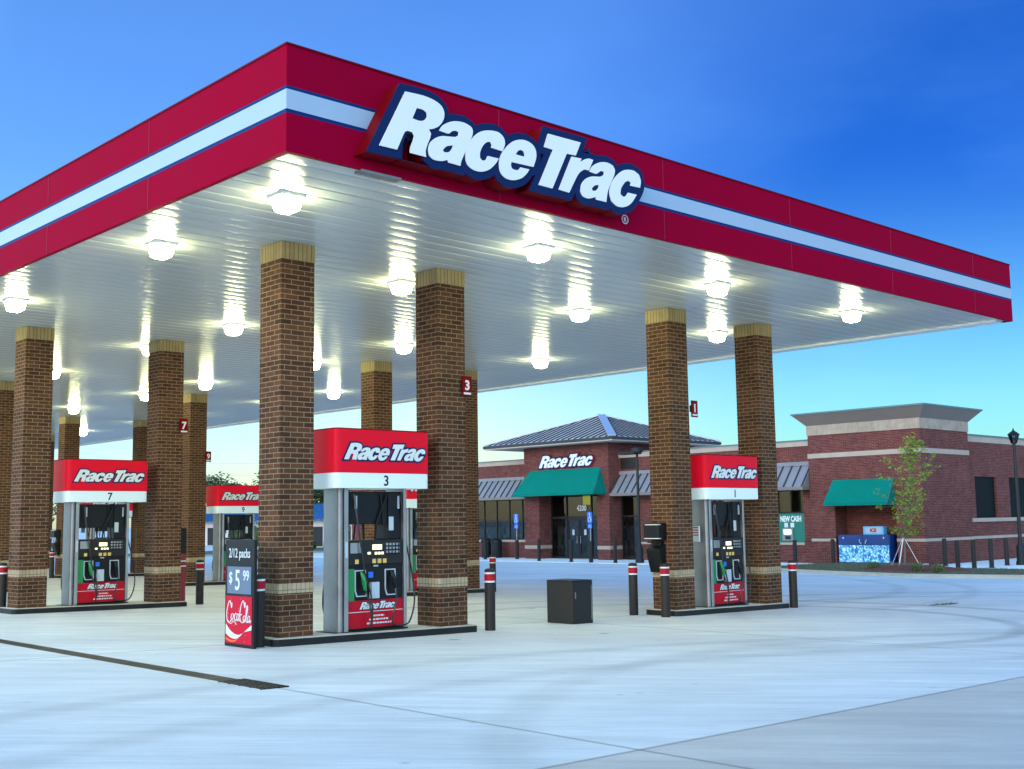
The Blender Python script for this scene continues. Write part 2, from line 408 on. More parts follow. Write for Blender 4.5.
# concrete apron: broad brushed streaks, saw-cut joints, tyre marks
def concretemat():
    m, t, b = newmat('apron_concrete')
    tcn = t.nodes.new('ShaderNodeTexCoord'); L = t.links.new
    def node(k, **kw):
        n = t.nodes.new(k)
        for a, v in kw.items(): setattr(n, a, v)
        return n
    def math_(op, a, b_=None, clamp=False):
        n = node('ShaderNodeMath', operation=op); n.use_clamp = clamp
        for i, x in enumerate((a, b_)):
            if x is None: continue
            if isinstance(x, (int, float)): n.inputs[i].default_value = x
            else: L(x, n.inputs[i])
        return n.outputs[0]
    sp = node('ShaderNodeSeparateXYZ'); L(tcn.outputs['Object'], sp.inputs[0])
    X, Y = sp.outputs['X'], sp.outputs['Y']
    def noise(scale, vec_scale, detail=5, rot=0, dist=0):
        mp = node('ShaderNodeMapping'); mp.vector_type = 'TEXTURE'; mp.inputs['Scale'].default_value = tuple(1 / q for q in vec_scale); mp.inputs['Rotation'].default_value = (0, 0, rot)
        L(tcn.outputs['Object'], mp.inputs[0])
        n = node('ShaderNodeTexNoise'); n.inputs['Scale'].default_value = scale; n.inputs['Detail'].default_value = detail; n.inputs['Distortion'].default_value = dist
        n.inputs['Roughness'].default_value = 0.6
        L(mp.outputs[0], n.inputs[0]); return n.outputs[0]
    # streaks of brushing and rain run-off: long across the view
    s1 = noise(1.0, (0.25, 1.6, 1), 6, math.radians(-42), 0.4)
    s2 = noise(1.0, (0.5, 4.5, 1), 5, math.radians(-47), 0.3)
    s3 = noise(0.35, (1, 1, 1), 5)
    s4 = noise(1.0, (1.6, 20, 1), 4, math.radians(-40), 0.2)
    fine = noise(60, (1, 1, 1), 3)
    def rng(x, a, b_, c, d):
        n = node('ShaderNodeMapRange'); L(x, n.inputs[0])
        for i, v in enumerate((a, b_, c, d)): n.inputs[i+1].default_value = v
        return n.outputs[0]
    val = math_('MULTIPLY', rng(s1, 0.32, 0.68, 0.90, 1.07), rng(s2, 0.32, 0.68, 0.88, 1.07))
    val = math_('MULTIPLY', val, rng(s3, 0.3, 0.7, 0.88, 1.08))
    val = math_('MULTIPLY', val, rng(fine, 0.3, 0.7, 0.94, 1.05))
    val = math_('MULTIPLY', val, rng(s4, 0.32, 0.68, 0.92, 1.05))
    # joints
    def joint(coord, start, pitch, width, dark):
        a = math_('SUBTRACT', coord, start); a = math_('DIVIDE', a, pitch)
        w = math_('SUBTRACT', a, math_('ROUND', a)); w = math_('MULTIPLY', math_('ABSOLUTE', w), pitch)
        return rng(w, width * 0.4, width, dark, 1.0)
    val = math_('MULTIPLY', val, joint(X, -0.2, 7.978, 0.030, 0.50))
    val = math_('MULTIPLY', val, joint(Y, -4.62, 8.6, 0.030, 0.50))
    # tyre marks: arcs in front of the right-hand island
    wob = noise(0.8, (1, 1, 1), 3)
    def arc(cx, cy, r, w, depth, half=None):
        dx = math_('SUBTRACT', X, cx); dy = math_('SUBTRACT', Y, cy)
        d = math_('SQRT', math_('ADD', math_('MULTIPLY', dx, dx), math_('MULTIPLY', dy, dy)))
        d = math_('ADD', d, math_('MULTIPLY', wob, 0.25))
        e = math_('ABSOLUTE', math_('SUBTRACT', d, r))
        k = rng(e, w * 0.3, w, depth, 1.0)
        if half is not None:
            g = rng(math_('SUBTRACT', X, half), -1.5, 1.5, 0, 1)
            k = math_('ADD', math_('MULTIPLY', math_('SUBTRACT', k, 1.0), g), 1.0)
        return k
    for (cx, cy, r, w, dp, hf) in ((9.5, 2.2, 4.8, 0.24, 0.72, 7), (9.5, 2.2, 6.5, 0.26, 0.74, 7), (15.5, -3, 7.5, 0.27, 0.76, 11), (15.5, -3, 9.2, 0.27, 0.78, 11), (2, -14, 13, 0.3, 0.86, None), (2, -14, 14.6, 0.3, 0.86, None), (6, -10, 9.2, 0.3, 0.88, None), (14, 20, 16.5, 0.28, 0.86, 13), (14, 20, 18.2, 0.28, 0.86, 13)):
        val = math_('MULTIPLY', val, arc(cx, cy, r, w, dp, hf))
    # sparse oil spots
    vo = node('ShaderNodeTexVoronoi'); vo.inputs['Scale'].default_value = 0.45; L(tcn.outputs['Object'], vo.inputs[0])
    val = math_('MULTIPLY', val, rng(vo.outputs['Distance'], 0.02, 0.05, 0.45, 1.0))
    v2 = node('ShaderNodeTexVoronoi'); v2.inputs['Scale'].default_value = 1.7; L(tcn.outputs['Object'], v2.inputs[0])
    val = math_('MULTIPLY', val, rng(v2.outputs['Distance'], 0.02, 0.09, 0.72, 1.0))
    mx = node('ShaderNodeMix', data_type='RGBA', blend_type='MULTIPLY'); mx.inputs[0].default_value = 1
    mx.inputs[6].default_value = (0.67, 0.67, 0.66, 1); L(val, mx.inputs[7])
    # browner slab beyond the near joint on the right
    g = math_('LESS_THAN', Y, -4.62)
    bm = node('ShaderNodeMix', data_type='RGBA', blend_type='MULTIPLY'); L(mx.outputs[2], bm.inputs[6]); bm.inputs[7].default_value = (0.82, 0.74, 0.68, 1)
    L(g, bm.inputs[0])
    L(bm.outputs[2], b.inputs['Base Color'])
    b.inputs['Roughness'].default_value = 0.55; b.inputs['Specular IOR Level'].default_value = 0.5
    bp = node('ShaderNodeBump'); bp.inputs['Strength'].default_value = 0.15; bp.inputs['Distance'].default_value = 0.01; L(fine, bp.inputs['Height']); L(bp.outputs[0], b.inputs['Normal'])
    return m
M['apron'] = concretemat()

# ------------------------------------------------------------------ lettering
LOGO = {"R":[[[0.305,0.699],[0.55,0.712],[0.703,0.696],[0.801,0.657],[0.841,0.596],[0.833,0.514],[0.777,0.431],[0.699,0.379],[0.623,0.353],[0.653,0.311],[0.637,0.252],[0.6,0.174],[0.577,0.1],[0.583,0.037],[0.364,0.039],[0.371,0.1],[0.407,0.185],[0.422,0.24],[0.397,0.272],[0.33,0.271],[0.288,0.241],[0.191,0.037],[-0.042,0.035]],[[0.459,0.554],[0.549,0.554],[0.596,0.534],[0.6,0.488],[0.559,0.44],[0.494,0.418],[0.398,0.424]]],"a":[[[0.77,0.372],[0.821,0.441],[0.922,0.502],[1.019,0.532],[1.133,0.54],[1.229,0.516],[1.257,0.477],[1.247,0.415],[1.198,0.314],[1.128,0.181],[1.079,0.082],[1.07,0.035],[0.901,0.039],[0.887,0.066],[0.806,0.037],[0.696,0.029],[0.631,0.059],[0.615,0.125],[0.643,0.209],[0.721,0.278],[0.807,0.317],[0.904,0.333],[0.998,0.349],[1.046,0.378],[1.051,0.413],[1.009,0.423],[0.951,0.402],[0.905,0.367]],[[0.824,0.169],[0.876,0.217],[0.969,0.248],[0.949,0.203],[0.912,0.162],[0.856,0.143],[0.82,0.15]]],"c":[[[1.71,0.334],[1.747,0.431],[1.724,0.503],[1.643,0.544],[1.503,0.534],[1.365,0.486],[1.246,0.385],[1.168,0.263],[1.147,0.155],[1.175,0.071],[1.26,0.029],[1.377,0.029],[1.495,0.075],[1.586,0.153],[1.648,0.234],[1.478,0.23],[1.448,0.178],[1.395,0.16],[1.36,0.183],[1.361,0.244],[1.401,0.327],[1.461,0.385],[1.521,0.406],[1.544,0.373],[1.536,0.34]]],"e":[[[2.2,0.247],[2.248,0.379],[2.233,0.471],[2.16,0.526],[2.033,0.538],[1.887,0.492],[1.762,0.388],[1.683,0.279],[1.653,0.182],[1.675,0.079],[1.755,0.026],[1.877,0.026],[2.002,0.073],[2.087,0.144],[2.131,0.202],[1.988,0.199],[1.959,0.165],[1.9,0.151],[1.849,0.159],[1.836,0.195],[1.845,0.236]],[[1.915,0.338],[1.947,0.383],[1.999,0.41],[2.047,0.401],[2.061,0.365],[2.05,0.339]]],"T":[[[2.453,0.703],[3.016,0.714],[2.922,0.533],[2.765,0.524],[2.508,0.045],[2.282,0.047],[2.532,0.523],[2.381,0.527]]],"r":[[[2.851,0.504],[3.022,0.514],[3.0,0.466],[3.078,0.514],[3.156,0.541],[3.233,0.538],[3.151,0.39],[3.074,0.387],[2.984,0.33],[2.918,0.246],[2.795,0.046],[2.617,0.052]]],"a2":[[[3.163,0.379],[3.217,0.457],[3.336,0.526],[3.469,0.556],[3.587,0.54],[3.631,0.493],[3.618,0.426],[3.552,0.312],[3.481,0.17],[3.456,0.047],[3.273,0.046],[3.269,0.078],[3.139,0.036],[3.038,0.045],[2.994,0.1],[3.017,0.193],[3.096,0.276],[3.2,0.323],[3.356,0.351],[3.423,0.388],[3.432,0.426],[3.372,0.427],[3.305,0.383],[3.279,0.373]],[[3.195,0.172],[3.248,0.218],[3.326,0.242],[3.32,0.205],[3.272,0.159],[3.207,0.144]]],"c2":[[[4.107,0.35],[4.125,0.439],[4.092,0.517],[3.982,0.552],[3.816,0.525],[3.677,0.437],[3.566,0.314],[3.521,0.178],[3.557,0.074],[3.662,0.029],[3.797,0.043],[3.923,0.111],[4.039,0.244],[3.873,0.242],[3.83,0.193],[3.775,0.172],[3.722,0.196],[3.739,0.273],[3.81,0.36],[3.88,0.401],[3.934,0.384],[3.919,0.343]]]}
def smooth_poly(P, n=4):
    N = len(P); sm = []
    for i in range(N):
        a = Vector(P[i]) - Vector(P[i-1]); b = Vector(P[(i+1) % N]) - Vector(P[i])
        sm.append(a.length > 1e-6 and b.length > 1e-6 and a.angle(b) < math.radians(47))
    res = []
    for i in range(N):
        j = (i + 1) % N
        p1 = Vector(P[i]); p2 = Vector(P[j]); d = p2 - p1
        t1 = (p2 - Vector(P[i-1])) * 0.5 if sm[i] else d * 1.0
        t2 = (Vector(P[(j+1) % N]) - p1) * 0.5 if sm[j] else d * 1.0
        if t1.length > d.length: t1 = t1.normalized() * d.length
        if t2.length > d.length: t2 = t2.normalized() * d.length
        k = n if (sm[i] or sm[j]) else 1
        for q in range(k):
            t = q / k; h1 = 2*t**3 - 3*t**2 + 1; h2 = -2*t**3 + 3*t**2; h3 = t**3 - 2*t**2 + t; h4 = t**3 - t**2
            res.append(tuple(p1 * h1 + p2 * h2 + t1 * h3 + t2 * h4))
    return res
def curve_mesh(polys, depth, offset=0.0, z0=0.0, scale=1.0):
    """filled outlines thickened from z0 to z0+depth, returned as (verts, faces)"""
    cu = bpy.data.curves.new('tmp', 'CURVE'); cu.dimensions = '2D'; cu.fill_mode = 'BOTH'
    cu.extrude = depth / 2; cu.offset = offset
    for P in polys:
        sp_ = cu.splines.new('POLY'); sp_.points.add(len(P) - 1)
        for i, p in enumerate(P): sp_.points[i].co = (p[0] * scale, p[1] * scale, 0, 1)
        sp_.use_cyclic_u = True
    o = bpy.data.objects.new('tmp', cu); COL.objects.link(o)
    bpy.context.view_layer.update()
    me = bpy.data.meshes.new_from_object(o.evaluated_get(bpy.context.evaluated_depsgraph_get()))
    vs = [(v.co.x, v.co.y, v.co.z + z0 + depth / 2) for v in me.vertices]; fs = [tuple(p.vertices) for p in me.polygons]
    bpy.data.objects.remove(o); bpy.data.curves.remove(cu); bpy.data.meshes.remove(me)
    return vs, fs
def text_mesh(s, size, depth=0.004, offset=0.0, shear=0.0, xs=1.0, align='CENTER', z0=0.0):
    cu = bpy.data.curves.new('tmp', 'FONT'); cu.body = s; cu.size = size; cu.extrude = depth / 2; cu.offset = offset; cu.shear = shear
    cu.align_x = align; cu.resolution_u = 3
    o = bpy.data.objects.new('tmp', cu); COL.objects.link(o)
    bpy.context.view_layer.update()
    me = bpy.data.meshes.new_from_object(o.evaluated_get(bpy.context.evaluated_depsgraph_get()))
    vs = [(v.co.x * xs, v.co.y, v.co.z + z0 + depth / 2) for v in me.vertices]; fs = [tuple(p.vertices) for p in me.polygons]
    bpy.data.objects.remove(o); bpy.data.curves.remove(cu); bpy.data.meshes.remove(me)
    return vs, fs
LETTERS = [(k, [smooth_poly(L) for L in LOGO[k]]) for k in ('R', 'a', 'c', 'e', 'T', 'r', 'a2', 'c2')]
LOGO_W = 4.167; LOGO_X0 = -0.042
# outlines without their slots, for the backing plates
BACK = {'a': list(range(21)), 'c': list(range(15)), 'e': list(range(15)), 'a2': list(range(16)), 'c2': list(range(13))}
BACKING = {k: smooth_poly([LOGO[k][0][i] for i in BACK[k]] if k in BACK else LOGO[k][0]) for k in ('R', 'a', 'c', 'e', 'T', 'r', 'a2', 'c2')}
def small_logo(parent, width, Mx, z=0.0, backing='navy', name='lettering', white='poster_white', off=0.05):
    """the wordmark in small: white letters on navy outlines; origin bottom-left"""
    s = width / LOGO_W
    wb = MB(); nb = MB()
    for i, (k, polys) in enumerate(LETTERS):
        pp = [[((x - LOGO_X0), y) for x, y in P] for P in polys]
        v, f = curve_mesh(pp, 0.004, 0.0, z + 0.008, s); wb.add(v, f, Mx)
        if backing:
            v, f = curve_mesh([[((x - LOGO_X0), y) for x, y in BACKING[k]]], 0.003, off * s, z + 0.002 + 0.0004 * i, s); nb.add(v, f, Mx)
    o = obj(name, wb, M[white], parent)
    if backing: obj('lettering_outline', nb, M[backing], parent)
    return o

# ------------------------------------------------------------------ setting: ground, pavement
g = MB()
us = [-700, -60] + [x for x in range(-50, 31, 10)] + [31, 60, 100, 1200]
vsn = [-900, -60, 0, 60, 120, 1200]
for u in us:
    for v in vsn: g.v.append((u, v, ground_z(u)))
nv = len(vsn)
for i in range(len(us) - 1):
    for j in range(nv - 1):
        g.f.append((i*nv + j, (i+1)*nv + j, (i+1)*nv + j + 1, i*nv + j + 1))
struct('ground', g, M['apron'])
p = MB()
p.prism([(34.75, -6.0), (70, -6.0), (70, 58), (34.75, 58), (34.75, 17.35), (36.2, 17.25), (37.2, 16.8), (38.3, 14.4), (38.3, 13.38), (35.2, 12.35), (34.75, 11.0)], -0.60, SITE)
struct('pavement', p, M['walk'])

# trench drain with grate, dug along the first joint
d = MB(); d.box(-0.34, -0.13, 0.55, 40, 0.022, 0.0375)
dr = obj('trench_drain', d, M['dark']); tag(dr, 'long narrow black trench drain line crossing the concrete towards the left edge', 'drain')
d = MB()
for k in range(6): d.box(-0.36 + k*0.05, -0.335 + k*0.05, -0.25, 0.549, 0.03, 0.043)
for k in range(5): d.box(-0.38, -.09, -0.25 + k*0.193, -0.225 + k*0.193, 0.028, 0.041)
d.box(-.38, -.09, -.25, .549, .02, .0335)
dg = obj('drain_grate', d, M['dark']); tag(dg, 'dark iron grate at the near end of the long drain line in the concrete', 'grate')

# planted bed before the corner of the shop
bed = [(36.1, 17.2), (33.2, 17.3), (31.9, 16.4), (31.2, 14.9), (30.6, 12.5), (30.1, 10), (30.9, 6.5), (33.6, -2), (34.7, -2), (34.7, 11.0), (35.2, 12.4), (38.2, 13.4), (38.2, 14.2), (37.0, 16.7)]
bedc = Vector((34.4, 10.0))
k = MB(); k.prism(bed, -0.60, -0.41)
kb = struct('planter_kerb', k, M['kerb'])
inner = [(36.02, 17.0), (33.3, 17.05), (32.1, 16.2), (31.45, 14.8), (30.85, 12.4), (30.36, 10.05), (31.15, 6.6), (33.8, -1.8), (34.6, -1.8), (34.6, 11.05), (35.15, 12.5), (38.1, 13.5), (38.1, 14.1), (36.95, 16.6)]
k = MB(); k.prism(inner, -0.43, -0.39)
gr = obj('planting_bed', k, M['grass']); gr['kind'] = 'stuff'
k = MB(); n = 22
mo = [(32.6 + 1.35*math.cos(2*PI*i/n)*(1 + .1*math.sin(3*i)), 11.0 + 2.1*math.sin(2*PI*i/n)*(1 + .1*math.sin(2*i))) for i in range(n)]
mi = [(32.6 + (x - 32.6)*.45, 11.0 + (y - 11.0)*.45) for x, y in mo]
k.prism(mo, -0.40, -0.25, None, mi)
ml = obj('mulch', k, M['mulch']); ml['kind'] = 'stuff'
# grass blades / litter over the bed: uncountable
def in_poly(x, y, P):
    c = False; j = len(P) - 1
    for i in range(len(P)):
        if (P[i][1] > y) != (P[j][1] > y) and x < (P[j][0]-P[i][0])*(y-P[i][1])/(P[j][1]-P[i][1]) + P[i][0]: c = not c
        j = i
    return c
gb = MB(); rnd = random.Random(3)
while len(gb.f) < 5200:
    x = rnd.uniform(30.4, 36.1); y = rnd.uniform(4, 17.2)
    if not in_poly(x, y, inner) or in_poly(x, y, mo): continue
    h = rnd.uniform(.02, .06); a = rnd.uniform(0, PI); w = .012
    gb.add([(x - w*math.cos(a), y - w*math.sin(a), -.40), (x + w*math.cos(a), y + w*math.sin(a), -.40), (x + rnd.uniform(-.03, .03), y + rnd.uniform(-.03, .03), -.39 + h)], [(0, 1, 2)])
go = obj('grass', gb, leafmat('grass_blades', (0.05, 0.07, 0.02), (0.14, 0.13, 0.06))); go['kind'] = 'stuff'
# grass verge far off to the left
k = MB(); k.box(20, 120, 61, 75, -0.52, -0.505)
lw = struct('grass_verge', k, M['lawn'])
k = MB(); k.box(20, 120, 60.8, 61.0, -0.52, -0.40); struct('verge_kerb', k, M['kerb'])
wd = MB(); x, y = 16.318, 1.709
wr = random.Random(5)
for q in range(120):
    a = wr.uniform(0, 2*PI); l = wr.uniform(.1, .35); cx = x + wr.uniform(-.5, .5); cy = y + wr.uniform(-.12, .12)
    wd.add([(cx, cy - .01, ground_z(x)), (cx, cy + .01, ground_z(x)), (cx + l*math.cos(a), cy + l*.4*math.sin(a), ground_z(x) + wr.uniform(.01, .04))], [(0, 1, 2)])
wo = obj('weeds', wd, M['leaf_shrub']); wo['kind'] = 'stuff'

# ------------------------------------------------------------------ the canopy
CZ = 5.238; FH = 1.115; LU = 16.475; LV = 50.8
can = thing('fuel_canopy', 'huge flat canopy over the pumps with red fascia and pale blue-edged stripe', 'canopy', (LU/2, LV/2, CZ))
O = T(-LU/2, -LV/2, -CZ)
def shell(z0, z1, t=0.0):
    """four fascia panels between heights z0 and z1, proud by t"""
    m = MB(); w = 0.06
    m.box(-t, LU + t, -t, w, z0, z1, O); m.box(-t, LU + t, LV - w, LV + t, z0, z1, O)
    m.box(-t, w, w, LV - w, z0, z1, O); m.box(LU - w, LU + t, w, LV - w, z0, z1, O)
    return m
obj('fascia', shell(CZ, 5.643), M['red'], can)
obj('fascia', shell(5.924, CZ + FH), M['red'], can)
obj('fascia_stripe', shell(5.683, 5.889), M['stripe_white'], can, label='pale blue-white stripe along the red fascia')
obj('stripe_edging', shell(5.643, 5.683), M['stripe_navy'], can); obj('stripe_edging', shell(5.889, 5.924), M['stripe_navy'], can)
PJ = mat('panel_joint_red', (0.25, 0.004, 0.02), 0.6)
for u in [2.9 + 3.0*i for i in range(5)]:
    m = MB()
    m.box(u - .004, u + .004, -.004, -.001, CZ + .01, 5.635, O); obj('panel_joint', m, PJ, can); m = MB(); m.box(u - .004, u + .004, -.004, -.001, 5.93, CZ + FH - .01, O)
    obj('panel_joint', m, PJ, can)
for v in [3.0*i for i in range(1, 16)]:
    m = MB()
    m.box(-.004, -.001, v - .004, v + .004, CZ + .01, 5.635, O); obj('panel_joint', m, PJ, can); m = MB(); m.box(-.004, -.001, v - .004, v + .004, 5.93, CZ + FH - .01, O)
    obj('panel_joint', m, PJ, can)
m = MB(); m.box(-.01, LU + .01, -.012, .05, CZ + FH, CZ + FH + .02, O); m.box(-.01, .05, .05, LV, CZ + FH, CZ + FH + .02, O)
obj('fascia_coping', m, M['red_body'], can)
m = MB(); m.box(.06, LU - .06, .06, LV - .06, CZ + .72, CZ + .78, O)
obj('roof_deck', m, M['far_wall'], can)
# ribbed soffit: shallow pans running along the u axis, a groove between neighbours
PITCH = 0.305
def soffitmat():
    m, t, b = newmat('soffit_pans')
    b.inputs['Base Color'].default_value = (0.47, 0.485, 0.475, 1); b.inputs['Roughness'].default_value = 0.26; b.inputs['Specular IOR Level'].default_value = 0.55
    b.inputs['Coat Weight'].default_value = 0.0
    return m
M['soffit_pan'] = soffitmat()
prof = []
v = 0.065; zb = CZ + 0.03
prof.append((v, zb))
while v + PITCH < LV - 0.08:
    for (a, h) in ((0.00, .012), (.022, .012), (.034, 0), (.10, -.0035), (.19, -.0045), (.27, -.0025), (.297, 0), (.305, .012)):
        prof.append((v + a, zb + h))
    v += PITCH
prof.append((LV - .065, zb))
m = MB()
for a, z in prof: m.v += [(.062 - LU/2, a - LV/2, z - CZ), (LU - .062 - LU/2, a - LV/2, z - CZ)]
for i in range(len(prof) - 1): m.f.append((2*i, 2*i+2, 2*i+3, 2*i+1))
obj('soffit', m, M['soffit_pan'], can)
m = MB(); m.box(LU - .36, LU - .055, .18, LV - .18, CZ - .012, CZ + .03, O)
obj('soffit_trim', m, M['white'], can)
m = MB(); m.box(.92, 1.45, -.008, .12, CZ - .03, CZ - .002, O); obj('drip_plate', m, M['steel_side'], can)

# the lit name sign on the fascia
SX, SZ = 1.0, 5.4
sg = thing('illuminated_name_sign', 'large projecting white-lettered name sign with navy outline on the canopy fascia', 'sign', (3.04, 0, SZ))
Fm = FACE_Y
for i, (kk, polys) in enumerate(LETTERS):
    P = [[(x + SX - 3.04, y) for x, y in L] for L in polys]
    PB = [(x + SX - 3.04, y) for x, y in BACKING[kk]]
    vs_, fs_ = curve_mesh([PB], 0.222, 0.085, 0.0 + 0.0005 * i)
    b_ = MB().add(vs_, fs_, Fm); body = obj('letter_body', b_, M['red_body'], sg)
    vs_, fs_ = curve_mesh([PB], 0.022, 0.087, 0.2235 + 0.0012 * i)
    obj('letter_backing', MB().add(vs_, fs_, Fm), M['navy'], sg)
    vs_, fs_ = curve_mesh(P, 0.012, 0.0, 0.256)
    obj('letter', MB().add(vs_, fs_, Fm), M['letter_white'], sg)
# registered mark
vs_, fs_ = text_mesh('R', 0.085, .004, .002); m = MB().add(vs_, fs_, FACE_Y @ T(5.098 - 3.04, -.045, 0.003))
ring = [(math.cos(2*PI*q/20), math.sin(2*PI*q/20)) for q in range(20)]
vs_, fs_ = curve_mesh([[(x*.062, y*.062) for x, y in ring], [(x*.05, y*.05) for x, y in ring]], .004, 0, .003); m.add(vs_, fs_, FACE_Y @ T(5.098 - 3.04, -.015, 0))
obj('registered_mark', m, M['poster_white'], sg)

# lamps under the canopy
def make_lamp():
    t = thing('canopy_light', '', 'ceiling light', (0, 0, 0), 'glowing lamps in the canopy soffit')
    h = MB(); h.box(-.16, .16, -.16, .16, -.012, .04); obj('housing', h, M['white'], t, bevel=.006)
    l = MB(); l.smooth = False
    sq = lambda s: [(-s, -s), (s, -s), (s, s), (-s, s)]
    l.prism(sq(.06), -.18, -.155, None, sq(.10)); l.prism(sq(.10), -.155, -.012, None, sq(.135))
    obj('lens', l, M['lens'], t)
    return t
ORD = ['first', 'second', 'third', 'fourth', 'fifth', 'sixth', 'seventh', 'eighth', 'ninth', 'tenth', 'eleventh', 'twelfth']
LU_ = [0.93, 4.95, 8.97, 13.0]; LV_ = []
for j in range(6): LV_ += [1.15 + 0.30 + 8.68*j - (0.5 if j else 0) + (0 if j else 0), 4.5 + 8.5*j]
LV_ = [1.45, 4.5, 9.6, 13.0, 18.0, 21.4, 26.3, 30.0, 35.0, 38.6, 43.6, 47.4]
lamp0 = make_lamp(); first = True
ROWN = ['in the left fascia row', 'in the second row inward', 'in the third row inward', 'in the far edge row']
for i, u in enumerate(LU_):
    for j, v in enumerate(LV_):
        lab = 'glowing canopy lamp, %s from the lettered fascia, %s' % (ORD[j], ROWN[i])
        if first: lamp0.location = (u, v, CZ); lamp0['label'] = lab; first = False
        else: copy_tree(lamp0, (u, v, CZ), lab)

# ------------------------------------------------------------------ islands, columns
def zt(u): return 0.13 - 0.0178 * u
BI, BJ = 7.978, 8.723
U0, VC, CS, CD = 2.0565, 3.608, 0.518, 2.669
NAMES = {(0,0): 'nearest island with pump 3', (1,0): 'right-hand island with pump 1', (0,1): 'left island with pump 7', (1,1): 'island with pump 5, behind that of pump 3',
         (1,2): 'far island with pump 9', (0,2): 'left-edge island behind the pump 7 island', (1,3): 'third island inward behind pump 7', (0,3): 'hidden fourth island along the left edge'}
def make_island():
    t = thing('pump_island', '', 'island', (0, 0, 0), 'raised pump islands')
    u0, u1, h = -.13, CS + CD + .13, .375
    def rr(e, r=.10):
        P = []
        for cx, cy, a0 in ((u1 - r, -h + r, -90), (u1 - r, h - r, 0), (u0 + r, h - r, 90), (u0 + r, -h + r, 180)):
            for q in range(5):
                a = math.radians(a0 + 22.5*q); P.append((cx + (r + e)*math.cos(a), cy + (r + e)*math.sin(a)))
        return P
    def tilt(mb):
        mb.v = [(x, y, z - .0178*x) for x, y, z in mb.v]; return mb
    obj('kerb_face', tilt(MB().prism(rr(0), -.06, .088)), M['island_kerb'], t, bevel=.008)
    obj('deck', tilt(MB().prism(rr(-.015), .088, .100)), M['island_top'], t)
    return t
def make_column(H):
    t = thing('brick_column', '', 'column', (0, 0, 0), 'square brick columns holding the canopy')
    s = CS / 2
    m = MB(); m.box(-s, s, -s, s, -.02, H - .235)
    obj('shaft', m, M['col_brick'], t, bevel=.004)
    obj('belt_course', MB().box(-s - .003, s + .003, -s - .003, s + .003, .56, .685), M['tan_belt'], t)
    obj('cap_course', MB().box(-s - .004, s + .004, -s - .004, s + .004, H - .235, H - .006), M['tan_soldier'], t)
    return t
isl0 = make_island(); colp = {}
ISL = [(i, j) for j in range(4) for i in range(2)]
for (i, j) in ISL:
    u = U0 + i*BI; v = VC + j*BJ
    loc = (u, v, zt(u) - .10)
    lab = 'low black-edged kerb island: the ' + NAMES[(i, j)]
    if (i, j) == (0, 0): isl0.location = loc; isl0['label'] = lab
    else: copy_tree(isl0, loc, lab)
def place_col(i, j, k, lab):
    uc = U0 + i*BI + k*CD + CS/2; z = zt(uc); H = CZ + .03 - z
    if (i, k) not in colp:
        c = make_column(H); c.location = (uc, VC + j*BJ, z); c['label'] = lab; colp[(i, k)] = c
    else: copy_tree(colp[(i, k)], (uc, VC + j*BJ, z), lab)
CL = {(0,0,0): 'tall brown brick column left of pump 3, behind the cola price sign', (0,0,1): 'tall brown brick column directly right of pump 3',
 (1,0,0): 'brown brick column left of pump 1 with a black towel dispenser', (1,0,1): 'brown brick column directly right of pump 1',
 (0,1,0): 'brown brick column directly left of pump 7', (0,1,1): 'brown brick column directly right of pump 7',
 (1,1,0): 'farther brick column seen between the two columns of pump 3', (1,1,1): 'farther brick column just peeping out right behind the column right of pump 3',
 (0,2,0): 'brick column out at the left edge beyond pump 7, outer one', (0,2,1): 'brick column cut by the left edge of the photo beyond pump 7',
 (1,2,0): 'farther brick column between pump 7 and pump 9', (1,2,1): 'farther brick column right of pump 9, behind the nearest column',
 (1,3,0): 'distant brick column seen just left of pump 7 roof', (1,3,1): 'distant brick column just left of the column right of pump 7',
 (0,3,0): 'outermost left brick column of the fourth island back', (0,3,1): 'inner brick column of the fourth island back on the left'}
for (i, j) in ISL:
    for k in range(2): place_col(i, j, k, CL[(i, j, k)])
for j in (4, 5):
    for i in range(2):
        for k in range(2):
            place_col(i, j, k, 'remote brick column of the %s row back, %s of four from the left fascia' % (ORD[j], ORD[2*i + k]))

# numbered flag signs on the columns
def make_flag(num, u, v, z, lab):
    t = thing('number_flag', lab, 'number sign', (u, v, z), 'small red pump number signs on columns')
    obj('plate', MB().box(-.085, .085, -.012, .012, -.15, .15), M['red_body'], t, bevel=.004)
    a, b = text_mesh(num, .2, .004, .006); obj('numeral', MB().add(a, b, FACE_Y @ T(0, -.055, .0125)), M['poster_white'], t)
    obj('underline', MB().box(-.07, .07, -.016, -.012, -.125, -.095), M['poster_white'], t)
    obj('bracket', MB().box(-.1, -.03, .012, .03, -.06, .06), M['dark'], t)
vf = VC - CS/2
make_flag('3', U0 + CD + CS + .0, vf - .035, 3.53, 'small red numbered sign high on the column right of the central foreground pump')
make_flag('1', U0 + BI + CS + .11, vf - .035, 3.48, 'small red numbered sign on the column bearing the towel dispenser, near the shop')
make_flag('7', U0 + CD + CS + .0, vf + BJ - .035, 3.53, 'small red numbered sign on the column right of the left-hand pump 7')
make_flag('9', U0 + BI + CS + .04, vf + 2*BJ - .035, 3.48, 'tiny red numbered sign on the far column left of pump 9')

